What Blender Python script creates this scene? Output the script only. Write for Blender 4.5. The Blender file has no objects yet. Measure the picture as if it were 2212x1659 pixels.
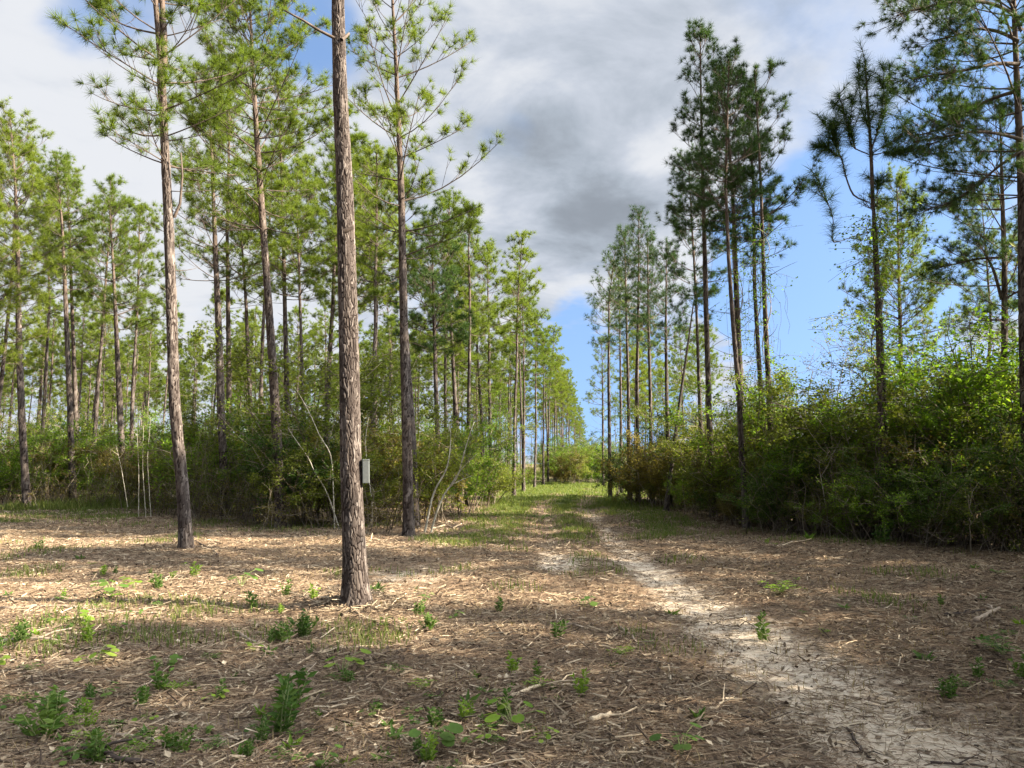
import bpy, math, random
import numpy as np
from math import radians as R, sin, cos, tan, pi
from mathutils import Vector

SC = bpy.context.scene
COL = SC.collection
rng = np.random.default_rng(7)

# ------------------------------------------------------------------ camera
CAM_H, PITCH, FPX, CX, CY = 1.6, R(5.9), 1661.0, 1106.0, 829.5
cam = bpy.data.cameras.new('camera'); cam.sensor_width = 36; cam.lens = 36 * FPX / 2212
cam.clip_start = .05; cam.clip_end = 6000
camo = bpy.data.objects.new('camera', cam); COL.objects.link(camo)
camo.location = (0, 0, CAM_H); camo.rotation_euler = (R(90) + PITCH, 0, 0)
SC.camera = camo

# ------------------------------------------------------------------ render / view
SC.view_settings.view_transform = 'Standard'; SC.view_settings.look = 'None'
SC.view_settings.gamma = 1; SC.view_settings.exposure = 2.58
SC.render.engine = 'CYCLES'
cy = SC.cycles
cy.max_bounces = 5; cy.diffuse_bounces = 3; cy.glossy_bounces = 1; cy.transmission_bounces = 3; cy.transparent_max_bounces = 4
cy.use_denoising = True; cy.sample_clamp_indirect = 6; cy.caustics_reflective = False; cy.caustics_refractive = False

# ------------------------------------------------------------------ sun
SUN_EL, SUN_TH = R(31), R(82)          # elevation; angle from straight behind the camera, towards the right
SUN = Vector((cos(SUN_EL) * sin(SUN_TH), -cos(SUN_EL) * cos(SUN_TH), sin(SUN_EL)))
sl = bpy.data.lights.new('sun', 'SUN'); sl.energy = 5.0; sl.angle = R(.6); sl.color = (1, .88, .71)
so = bpy.data.objects.new('sun', sl); COL.objects.link(so)
so.rotation_euler = SUN.to_track_quat('Z', 'Y').to_euler(); so.location = (20, -20, 30)

# ------------------------------------------------------------------ pixel <-> world (photo pixels at 2212 x 1659)
def ray(px, py):
    u, v = (px - CX) / FPX, (CY - py) / FPX
    return np.array([u, cos(PITCH) - v * sin(PITCH), v * cos(PITCH) + sin(PITCH)])
def W(px, py, Y):                      # point at forward distance Y seen at that pixel
    d = ray(px, py); t = Y / d[1]
    return np.array([t * d[0], Y, CAM_H + t * d[2]])
def G(px, py):                         # ground point seen at that pixel
    d = ray(px, py); t = -CAM_H / d[2]
    return np.array([t * d[0], t * d[1], 0.])

# ------------------------------------------------------------------ node helper
class N:
    def __init__(s, tree):
        s.t = tree; s.n = tree.nodes; s.l = tree.links; s.n.clear()
    def new(s, typ, **kw):
        n = s.n.new(typ)
        for k, v in kw.items(): setattr(n, k, v)
        return n
    def set(s, sock, v):
        if v is None: return
        if hasattr(v, 'links'): s.l.new(v, sock)
        else:
            try: sock.default_value = v
            except Exception: sock.default_value = (*v, 1) if len(v) == 3 else v
    def math(s, op, a, b=None, c=None, clamp=False):
        n = s.new('ShaderNodeMath', operation=op); n.use_clamp = clamp
        for i, v in enumerate((a, b, c)): s.set(n.inputs[i], v)
        return n.outputs[0]
    def vmath(s, op, a, b=None):
        n = s.new('ShaderNodeVectorMath', operation=op)
        s.set(n.inputs[0], a); s.set(n.inputs[1], b)
        return n.outputs['Value'] if op in ('DOT_PRODUCT', 'LENGTH', 'DISTANCE') else n.outputs[0]
    def smooth(s, v, a, b, lo=0, hi=1):
        n = s.new('ShaderNodeMapRange', interpolation_type='SMOOTHSTEP')
        for i, x in enumerate((v, a, b, lo, hi)): s.set(n.inputs[i], x)
        return n.outputs[0]
    def noise(s, vec, scale, detail=4, rough=.55, dist=0, color=False):
        n = s.new('ShaderNodeTexNoise'); s.set(n.inputs['Vector'], vec)
        n.inputs['Scale'].default_value = scale; n.inputs['Detail'].default_value = detail
        n.inputs['Roughness'].default_value = rough; n.inputs['Distortion'].default_value = dist
        return n.outputs['Color' if color else 'Fac']
    def mix(s, f, a, b, mode='MIX'):
        n = s.new('ShaderNodeMix', data_type='RGBA', blend_type=mode)
        s.set(n.inputs[0], f); s.set(n.inputs[6], a); s.set(n.inputs[7], b)
        return n.outputs[2]
    def ramp(s, f, stops):
        n = s.new('ShaderNodeValToRGB'); s.set(n.inputs[0], f)
        e = n.color_ramp.elements
        while len(e) < len(stops): e.new(.5)
        for el, (p, c) in zip(e, stops): el.position = p; el.color = (*c, 1)
        return n.outputs[0]
    def scale(s, vec, xyz):
        n = s.new('ShaderNodeMapping'); s.set(n.inputs[0], vec); n.inputs['Scale'].default_value = xyz
        return n.outputs[0]

# ------------------------------------------------------------------ world: blue sky with broken grey cloud
wd = bpy.data.worlds.new('World'); SC.world = wd; wd.use_nodes = True
w = N(wd.node_tree)
geo = w.new('ShaderNodeTexCoord'); D = w.vmath('NORMALIZE', geo.outputs['Generated'])
sky = w.new('ShaderNodeTexSky', sky_type='NISHITA'); sky.sun_disc = False
sky.sun_elevation = SUN_EL; sky.sun_rotation = math.atan2(SUN.x, SUN.y)
sky.air_density = 1.0; sky.dust_density = .25; sky.ozone_density = 1.6
sp = w.new('ShaderNodeSeparateXYZ'); w.l.new(D, sp.inputs[0])
w.l.new(w.vmath('NORMALIZE', w.vmath('ADD', D, (0, 0, .42))), sky.inputs[0])   # clear, deep blue well down the sky
zz = w.math('ADD', w.math('MAXIMUM', sp.outputs[2], 0), .16)
cb = w.new('ShaderNodeCombineXYZ')
w.l.new(w.math('DIVIDE', sp.outputs[0], zz), cb.inputs[0]); w.l.new(w.math('DIVIDE', sp.outputs[1], zz), cb.inputs[1])
P = cb.outputs[0]
wob = w.vmath('SUBTRACT', w.noise(P, 1.6, 5, .6, color=True), (.5, .5, .5))
wsc = w.new('ShaderNodeVectorMath', operation='SCALE'); w.l.new(wob, wsc.inputs[0]); wsc.inputs[3].default_value = .16
Dw = w.vmath('NORMALIZE', w.vmath('ADD', D, wsc.outputs[0]))
def blobs(lst):
    acc = None
    for px, py, r, amp in lst:
        d = ray(px, py); d = d / np.linalg.norm(d)
        v = w.smooth(w.vmath('DOT_PRODUCT', Dw, tuple(d)), cos(R(r)), cos(R(r * .25)), 0, amp)
        acc = v if acc is None else w.math('ADD', acc, v)
    return acc
n1 = w.noise(P, 1.15, 7, .56, .3)
n2 = w.noise(P, 2.9, 7, .58, .35)
dens = w.math('ADD', w.math('ADD', n1, .17),
              blobs([(1790, 610, 9.5, -.75), (1890, 470, 6, -.5), (2080, 560, 7, -.35), (1680, 640, 6, -.3), (2120, 140, 4, -.35), (1290, 860, 7, -.7), (1215, 735, 3.6, -.3), (230, 20, 4.5, -.30), (2080, 330, 4.5, -.3),
                     (1170, 190, 3.5, -.10), (1085, 300, 4, -.22), (1270, 610, 3, -.25), (640, 30, 5, -.25), (1230, 650, 5, .12), (150, 300, 14, .2), (1250, 300, 14, .22)]))
mask = w.smooth(dens, .36, .74)
dark = w.math('ADD', w.math('MULTIPLY', w.math('SUBTRACT', n2, .5), 2.7),
              blobs([(1190, 420, 8, .40), (1080, 330, 7, .3), (1330, 470, 6, .35), (1370, 170, 7, .40), (1200, 120, 6, .15), (1600, 60, 8, .2), (1270, 520, 5, .2),
                     (160, 250, 16, -.28), (1480, 300, 5, -.3), (1750, 180, 8, -.15), (1240, 600, 5, -.2), (500, 700, 16, -.3)]))
dk = w.smooth(dark, -.42, 1.2)
ccol = w.ramp(dk, [(0, (.74, .76, .80)), (.35, (.54, .585, .665)), (.7, (.40, .45, .52)), (1, (.28, .315, .365))])
# clouds round the sun, out of view, get added brightness to fill the shaded clearing
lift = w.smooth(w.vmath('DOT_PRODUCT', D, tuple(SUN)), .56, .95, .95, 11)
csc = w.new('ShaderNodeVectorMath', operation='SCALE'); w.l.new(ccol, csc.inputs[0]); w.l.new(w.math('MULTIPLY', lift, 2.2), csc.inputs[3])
bg = w.new('ShaderNodeBackground'); bg.inputs[1].default_value = .09
ssc = w.new('ShaderNodeVectorMath', operation='SCALE'); w.l.new(sky.outputs[0], ssc.inputs[0]); ssc.inputs[3].default_value = .66
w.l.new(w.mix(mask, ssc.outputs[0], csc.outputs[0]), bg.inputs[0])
wo = w.new('ShaderNodeOutputWorld'); w.l.new(bg.outputs[0], wo.inputs[0])

# ------------------------------------------------------------------ materials
def material(name):
    m = bpy.data.materials.new(name); m.use_nodes = True
    return m, N(m.node_tree)
def finish(n, col, rough=.85, bump=None, bstr=.5, bdist=.02, spec=.25):
    b = n.new('ShaderNodeBsdfPrincipled'); n.set(b.inputs['Base Color'], col); n.set(b.inputs['Roughness'], rough)
    b.inputs['Specular IOR Level'].default_value = spec
    if bump is not None:
        k = n.new('ShaderNodeBump'); k.inputs['Strength'].default_value = bstr; k.inputs['Distance'].default_value = bdist
        n.l.new(bump, k.inputs['Height']); n.l.new(k.outputs[0], b.inputs['Normal'])
    o = n.new('ShaderNodeOutputMaterial'); n.l.new(b.outputs[0], o.inputs[0])
    return b
def leaf_mat(name, stops, trans=.45, rough=.6, spec=.12, obj_var=.35):
    """leaves: colour differs leaf by leaf and a little plant by plant; some light comes through"""
    m, n = material(name)
    g = n.new('ShaderNodeNewGeometry'); oi = n.new('ShaderNodeObjectInfo')
    f = n.math('ADD', n.math('MULTIPLY', g.outputs['Random Per Island'], 1 - obj_var), n.math('MULTIPLY', oi.outputs['Random'], obj_var))
    c = n.ramp(f, stops)
    b = n.new('ShaderNodeBsdfPrincipled'); n.l.new(c, b.inputs['Base Color']); b.inputs['Roughness'].default_value = rough
    b.inputs['Specular IOR Level'].default_value = spec
    t = n.new('ShaderNodeBsdfTranslucent'); n.l.new(n.mix(1, c, (1.5, 1.55, .75), 'MULTIPLY'), t.inputs[0])
    x = n.new('ShaderNodeMixShader'); x.inputs[0].default_value = trans
    n.l.new(b.outputs[0], x.inputs[1]); n.l.new(t.outputs[0], x.inputs[2])
    o = n.new('ShaderNodeOutputMaterial'); n.l.new(x.outputs[0], o.inputs[0])
    return m
M = {}
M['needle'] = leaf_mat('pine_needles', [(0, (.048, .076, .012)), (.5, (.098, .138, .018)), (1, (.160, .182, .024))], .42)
M['needle_dark'] = leaf_mat('pine_needles_shaded', [(0, (.014, .034, .010)), (.5, (.030, .062, .014)), (1, (.058, .095, .020))], .25)  # shade on the backlit right-hand pines put into a darker needle colour
M['olive'] = leaf_mat('olive_leaves', [(0, (.045, .062, .010)), (.5, (.105, .130, .018)), (1, (.185, .200, .034))], .40)
M['green'] = leaf_mat('green_leaves', [(0, (.045, .095, .010)), (.5, (.100, .175, .016)), (1, (.180, .250, .026))], .45)
M['darkleaf'] = leaf_mat('dark_green_leaves', [(0, (.018, .042, .009)), (.5, (.045, .085, .015)), (1, (.090, .135, .022))], .30)
M['brown'] = leaf_mat('brownish_leaves', [(0, (.060, .048, .014)), (.5, (.120, .100, .024)), (1, (.190, .155, .042))], .40)
M['weed'] = leaf_mat('weed_leaves', [(0, (.035, .070, .018)), (.5, (.070, .130, .026)), (1, (.125, .180, .040))], .40)
M['lime'] = leaf_mat('lime_leaves', [(0, (.080, .150, .020)), (.5, (.140, .225, .028)), (1, (.220, .290, .050))], .45)
M['grass'] = leaf_mat('grass_blades', [(0, (.048, .072, .018)), (.5, (.090, .125, .028)), (1, (.180, .175, .060))], .40)
M['drygrass'] = leaf_mat('dry_grass', [(0, (.16, .12, .06)), (.5, (.25, .19, .10)), (1, (.36, .29, .17))], .30)

m, n = material('pine_bark'); M['bark'] = m
at = n.new('ShaderNodeAttribute', attribute_name='bark'); s3 = n.new('ShaderNodeSeparateColor'); n.l.new(at.outputs['Color'], s3.inputs[0])
oc = n.new('ShaderNodeTexCoord').outputs['Object']
fine = n.noise(n.scale(oc, (60, 60, 22)), 1, 5, .65)
plate = n.ramp(s3.outputs[1], [(0, (.048, .038, .033)), (.45, (.086, .071, .061)), (.8, (.135, .114, .099)), (1, (.21, .182, .160))])
plate = n.mix(n.smooth(fine, .3, .75), n.mix(1, plate, (.55, .52, .50), 'MULTIPLY'), plate)
young = n.mix(s3.outputs[2], plate, (.105, .076, .058))
bc = n.mix(n.smooth(s3.outputs[0], .05, .21), (.022, .016, .013), young)
finish(n, bc, .92, n.math('ADD', n.smooth(s3.outputs[0], 0, .18), n.math('MULTIPLY', fine, .5)), .7, .018, .1)

m, n = material('branch_bark'); M['twig'] = m
oc = n.new('ShaderNodeTexCoord').outputs['Object']
finish(n, n.ramp(n.noise(oc, 9, 4), [(.3, (.045, .035, .028)), (.7, (.115, .090, .072))]), .9, None, spec=.1)
m, n = material('pale_stem_bark'); M['pale'] = m
oc = n.new('ShaderNodeTexCoord').outputs['Object']
finish(n, n.ramp(n.noise(oc, 7, 5, .6), [(.3, (.16, .14, .105)), (.55, (.38, .35, .27)), (.8, (.54, .51, .41))]), .8, None, spec=.2)
m, n = material('shrub_stem_bark'); M['stem'] = m
oi = n.new('ShaderNodeNewGeometry')
finish(n, n.ramp(oi.outputs['Random Per Island'], [(0, (.040, .030, .022)), (.6, (.110, .085, .060)), (1, (.26, .225, .165))]), .9, None, spec=.15)
m, n = material('weed_stem'); M['wstem'] = m
finish(n, (.17, .20, .07), .7, None)
def wood_mat(name, stops):
    m, n = material(name)
    g = n.new('ShaderNodeNewGeometry'); oc = n.new('ShaderNodeTexCoord').outputs['Object']
    c = n.ramp(g.outputs['Random Per Island'], stops)
    c = n.mix(1, c, n.ramp(n.noise(oc, 30, 3), [(.3, (.72, .70, .68)), (.7, (1.15, 1.12, 1.08))]), 'MULTIPLY')
    finish(n, c, .9, None, spec=.12)
    return m
M['chip'] = wood_mat('wood_chips', [(0, (.045, .032, .023)), (.3, (.125, .092, .066)), (.62, (.205, .160, .108)), (.88, (.305, .246, .168)), (1, (.45, .38, .275))])
M['straw'] = wood_mat('pine_straw', [(0, (.080, .052, .033)), (.5, (.190, .130, .084)), (1, (.34, .255, .165))])
M['deadwood'] = wood_mat('dead_wood', [(0, (.20, .155, .115)), (1, (.40, .33, .25))])
M['darkwood'] = wood_mat('charred_wood', [(0, (.030, .025, .022)), (1, (.085, .066, .055))])
M['palewood'] = wood_mat('pale_wood', [(0, (.42, .32, .20)), (1, (.60, .50, .36))])

m, n = material('forest_floor'); M['floor'] = m
pos = n.new('ShaderNodeNewGeometry').outputs['Position']
at = n.new('ShaderNodeAttribute', attribute_name='cover'); s3 = n.new('ShaderNodeSeparateColor'); n.l.new(at.outputs['Color'], s3.inputs[0])
sand, green, lush = s3.outputs[0], s3.outputs[1], s3.outputs[2]
stre = n.scale(pos, (1, 1.5, 1))
a = n.noise(stre, 26, 6, .7); bfine = n.noise(pos, 90, 4, .7); big = n.noise(pos, .55, 4, .55); mid = n.noise(pos, 3.2, 4, .6)
litter = n.ramp(a, [(.25, (.045, .031, .021)), (.43, (.130, .090, .060)), (.58, (.230, .167, .112)), (.72, (.360, .275, .185))])
litter = n.mix(1, litter, n.ramp(big, [(.3, (.72, .70, .70)), (.7, (1.18, 1.14, 1.08))]), 'MULTIPLY')
sandc = n.ramp(n.noise(pos, 14, 5, .65), [(.25, (.38, .30, .21)), (.5, (.55, .46, .345)), (.75, (.68, .59, .46))])
sf = n.math('MULTIPLY', n.smooth(n.math('ADD', sand, n.math('MULTIPLY', n.math('SUBTRACT', mid, .5), 1.5)), .34, .86), n.smooth(a, .72, .52))
c = n.mix(sf, litter, sandc)
grc = n.ramp(bfine, [(.3, (.030, .045, .012)), (.7, (.085, .110, .030))])
gf = n.smooth(n.math('ADD', green, n.math('MULTIPLY', n.math('SUBTRACT', n.noise(pos, 5, 4, .65), .5), 1.3)), .42, .8)
c = n.mix(n.math('MULTIPLY', gf, .75), c, grc)
finish(n, c, .95, n.math('ADD', a, n.math('MULTIPLY', bfine, .4)), .8, .03, .08)

m, n = material('grey_plastic'); M['plastic'] = m
oc = n.new('ShaderNodeTexCoord').outputs['Object']
finish(n, n.ramp(n.noise(oc, 40, 4), [(.3, (.070, .078, .076)), (.7, (.092, .100, .096))]), .55, n.noise(oc, 400, 2), .15, .002)
m, n = material('dark_bracket'); M['bracket'] = m
finish(n, (.02, .02, .02), .6, None)

# ------------------------------------------------------------------ mesh helpers
class MB:
    """collects vertices and faces, then links them as one mesh object"""
    def __init__(s): s.v = []; s.f = []; s.nv = 0; s.attr = []
    def add(s, V, F, mi=0, attr=None):
        V = np.asarray(V, float).reshape(-1, 3); F = np.asarray(F, int)
        s.v.append(V); s.f.append((F + s.nv, mi)); s.nv += len(V)
        s.attr.append(np.zeros((len(V), 4)) if attr is None else attr)
    def tube(s, pts, rad, k=5, mi=0, cap=True):
        pts = np.asarray(pts, float); n = len(pts); rad = np.broadcast_to(np.asarray(rad, float), (n,))
        d = pts[-1] - pts[0]; d = d / (np.linalg.norm(d) + 1e-9)
        a = np.cross(d, (0, 0, 1.) if abs(d[2]) < .9 else (1., 0, 0)); a /= np.linalg.norm(a); b = np.cross(d, a)
        th = np.arange(k) * 2 * pi / k
        ring = np.cos(th)[:, None] * a + np.sin(th)[:, None] * b
        V = pts[:, None, :] + rad[:, None, None] * ring[None]
        i = np.arange(n - 1)[:, None] * k; j = np.arange(k)[None]; j2 = (j + 1) % k
        F = np.stack([i + j, i + j2, i + k + j2, i + k + j], -1).reshape(-1, 4)
        s.add(V, F, mi)
        if cap: s.f.append((np.arange(k)[None] + s.nv - k, mi))
    def mesh(s, name, mats, smooth=True, attr_name=None):
        me = bpy.data.meshes.new(name)
        V = np.concatenate(s.v); me.vertices.add(len(V)); me.vertices.foreach_set('co', V.astype(np.float32).ravel())
        nl = sum(f.size for f, _ in s.f); npoly = sum(len(f) for f, _ in s.f)
        me.loops.add(nl); me.polygons.add(npoly)
        me.loops.foreach_set('vertex_index', np.concatenate([f.ravel() for f, _ in s.f]).astype(np.int32))
        tot = np.concatenate([np.full(len(f), f.shape[1]) for f, _ in s.f])
        me.polygons.foreach_set('loop_start', np.concatenate([[0], np.cumsum(tot)[:-1]]).astype(np.int32))
        me.polygons.foreach_set('material_index', np.concatenate([np.full(len(f), mi) for f, mi in s.f]).astype(np.int32))
        me.polygons.foreach_set('use_smooth', np.full(npoly, smooth))
        for mt in mats: me.materials.append(M[mt])
        if attr_name:
            at = me.color_attributes.new(attr_name, 'FLOAT_COLOR', 'POINT')
            at.data.foreach_set('color', np.concatenate(s.attr).astype(np.float32).ravel())
        me.update(calc_edges=True)
        return me
def link(name, me, parent=None, loc=(0, 0, 0)):
    o = bpy.data.objects.new(name, me); COL.objects.link(o); o.location = loc
    if parent is not None: o.parent = parent
    return o
def tag(o, label=None, cat=None, group=None, kind=None):
    if label: o['label'] = label
    if cat: o['category'] = cat
    if group: o['group'] = group
    if kind: o['kind'] = kind
    return o
def thing(name, label, cat, loc, group=None):
    return tag(link(name, None, None, loc), label, cat, group)
def copy_tree(root, label, loc, rz, sc, group=None):
    r = root.copy(); COL.objects.link(r); r.location = loc; r.rotation_euler = (0, 0, rz); r.scale = sc
    r['label'] = label
    if group: r['group'] = group
    elif 'group' in r: del r['group']
    for ch in list(root.children):
        c = ch.copy(); COL.objects.link(c); c.parent = r
        for g in list(ch.children):
            d = g.copy(); COL.objects.link(d); d.parent = c
    return r
def unit(v): return v / (np.linalg.norm(v, axis=-1, keepdims=True) + 1e-9)

# smooth value noise for the ground, and where sand and grass lie
_tab = np.random.default_rng(3).random((64, 64))
def vnoise(x, y):
    x = np.asarray(x, float); y = np.asarray(y, float)
    xi = np.floor(x).astype(int); yi = np.floor(y).astype(int); fx = x - xi; fy = y - yi
    fx = fx * fx * (3 - 2 * fx); fy = fy * fy * (3 - 2 * fy)
    g = lambda a, b: _tab[a % 64, b % 64]
    return (g(xi, yi) * (1 - fx) + g(xi + 1, yi) * fx) * (1 - fy) + (g(xi, yi + 1) * (1 - fx) + g(xi + 1, yi + 1) * fx) * fy
def sstep(x, a, b):
    t = np.clip((x - a) / (b - a), 0, 1); return t * t * (3 - 2 * t)
def track_x(y):                        # middle of the two ruts
    y = np.asarray(y, float); d = y - 26
    return 1.36 + .1168 * (d + np.sqrt(d * d + 60)) / 2 - .03 * sstep(y, 3, 16) + .10 * np.sin(y * .35)
def rut(x, y):
    c = track_x(y); wv = .46 + .42 * sstep(y, 13, 5)
    r = (1 - .3 * sstep(y, 11, 20)) * np.exp(-((x - c - .72 - .12 * sstep(y, 10, 4)) / wv) ** 2); l = np.exp(-((x - c + .68) / .34) ** 2) * (.20 + .36 * sstep(y, 9, 13))
    return np.maximum(r, l) * sstep(y, 40, 22)
PINE0 = G(773, 1308)
def H(x, y):
    x = np.asarray(x, float); y = np.asarray(y, float)
    h = (vnoise(x * .45 + 9, y * .45) - .5) * .10 + (vnoise(x * 1.7, y * 1.7 + 5) - .5) * .045 + (vnoise(x * 5, y * 5) - .5) * .022
    h = h - .075 * rut(x, y)
    h = h + .13 * np.exp(-((x - PINE0[0]) ** 2 + (y - PINE0[1]) ** 2) / .35) + .08 * np.exp(-((x + 5.9) ** 2 + (y - 14) ** 2) / .4)
    return h * sstep(np.hypot(x, y), 260, 60)
def hz(x, y): return float(H(x, y))
def cover(x, y):
    r = rut(x, y)
    patch = np.exp(-(((x + 1.5) / 1.1) ** 2 + ((y - 11.3) / 1.3) ** 2)) * .8 + np.exp(-(((x + 1.9) / .8) ** 2 + ((y - 5.0) / .5) ** 2)) * .5 + np.exp(-(((x - .9) / .7) ** 2 + ((y - 12.6) / 1.2) ** 2)) * .7
    sand = np.clip(r * .95 + patch, 0, 1)
    c = track_x(y)
    g = np.exp(-((x - c) / .55) ** 2) * sstep(y, 13, 18) * .8 + np.exp(-((x - c + 2.1) / 1.0) ** 2) * sstep(y, 13, 17) * .85 + np.exp(-((x - c - 2.3) / 1.1) ** 2) * sstep(y, 15, 18) * .8
    g = g + sstep(y, 28, 36) * .24 + sstep(y, 46, 54) * .30
    g = g + .42 * sstep(vnoise(x * .7 + 20, y * .7), .52, .85) + .25 * np.exp(-(((x + 14) / 4) ** 2 + ((y - 24) / 3) ** 2)) * 2
    g = g * (1 - .75 * r)
    return sand, np.clip(g, 0, 1)

# ------------------------------------------------------------------ ground sheet to the horizon, track sheet 4 mm above it
def axis(parts):
    out = []
    for a, b, st in parts: out += list(np.arange(a, b, st))
    return np.array(out + [parts[-1][1]])
def sheet(name, xs, ys, dz, shear=False):
    X, Y = np.meshgrid(xs, ys)
    if shear: X = X + track_x(Y)
    sd, gr = cover(X, Y)
    V = np.stack([X, Y, H(X, Y) + dz], -1).reshape(-1, 3)
    nx, ny = len(xs), len(ys); i = (np.arange(ny - 1)[:, None] * nx + np.arange(nx - 1)[None]).ravel()
    b = MB(); b.add(V, np.stack([i, i + 1, i + nx + 1, i + nx], -1), 0, np.stack([sd.ravel(), gr.ravel(), gr.ravel() * 0, gr.ravel() * 0 + 1], -1))
    return tag(link(name, b.mesh(name, ['floor'], True, 'cover')), kind='structure')
sheet('ground', axis([(-3000, -300, 300), (-300, -60, 20), (-60, -18, 2), (-18, 18, .11), (18, 60, 2), (60, 300, 20), (300, 3000, 300)]),
      axis([(-3000, -300, 300), (-300, -20, 20), (-20, 1.5, .5), (1.5, 12, .09), (12, 40, .22), (40, 120, 2), (120, 400, 20), (400, 3000, 300)]), 0)
sheet('track', np.arange(-1.5, 1.75, .07), axis([(2, 12, .07), (12, 40, .2), (40, 64, 1)]), .004, True)

# ------------------------------------------------------------------ leaf and needle clouds
def needles(b, pos, d, ln, cnt, wid, r, spread=(12, 88), mi=1, droop=.12):
    """sprays of needles round the shoots pos/d"""
    n = len(pos)
    if n == 0: return
    P_ = np.repeat(pos, cnt, 0); D_ = np.repeat(unit(d), cnt, 0); L_ = np.repeat(ln, cnt) * r.uniform(.7, 1.12, n * cnt)
    q = unit(r.normal(size=P_.shape)); q = unit(q - (q * D_).sum(1, keepdims=True) * D_)
    a = np.radians(r.uniform(*spread, n * cnt))[:, None]
    dd = np.cos(a) * D_ + np.sin(a) * q; dd[:, 2] -= droop * r.random(n * cnt); dd = unit(dd)
    back = r.uniform(0, .30, n * cnt)[:, None] * L_[:, None]
    base = P_ - D_ * back
    side = unit(np.cross(dd, r.normal(size=P_.shape))) * (wid / 2)
    V = np.stack([base - side, base + side, base + dd * L_[:, None]], 1).reshape(-1, 3)
    b.add(V, np.arange(len(V)).reshape(-1, 3), mi)
def leaves(b, pos, size, r, mi=1, aspect=.5, flat=.6, dirs=None):
    n = len(pos)
    if n == 0: return
    d = unit(r.normal(size=(n, 3)) * (1, 1, .55) + (0 if dirs is None else dirs))
    up = unit(np.array([0, 0, 1.]) * flat + r.normal(size=(n, 3)) * (1 - flat))
    s = unit(np.cross(d, up)); sz = (size * r.uniform(.65, 1.3, n))[:, None]
    m_ = pos + d * sz * .45
    nn = np.cross(s, d)
    V = np.stack([pos, m_ + s * sz * aspect / 2 + nn * sz * .06, pos + d * sz, m_ - s * sz * aspect / 2 + nn * sz * .06], 1).reshape(-1, 3)
    b.add(V, np.arange(len(V)).reshape(-1, 4), mi)

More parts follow.
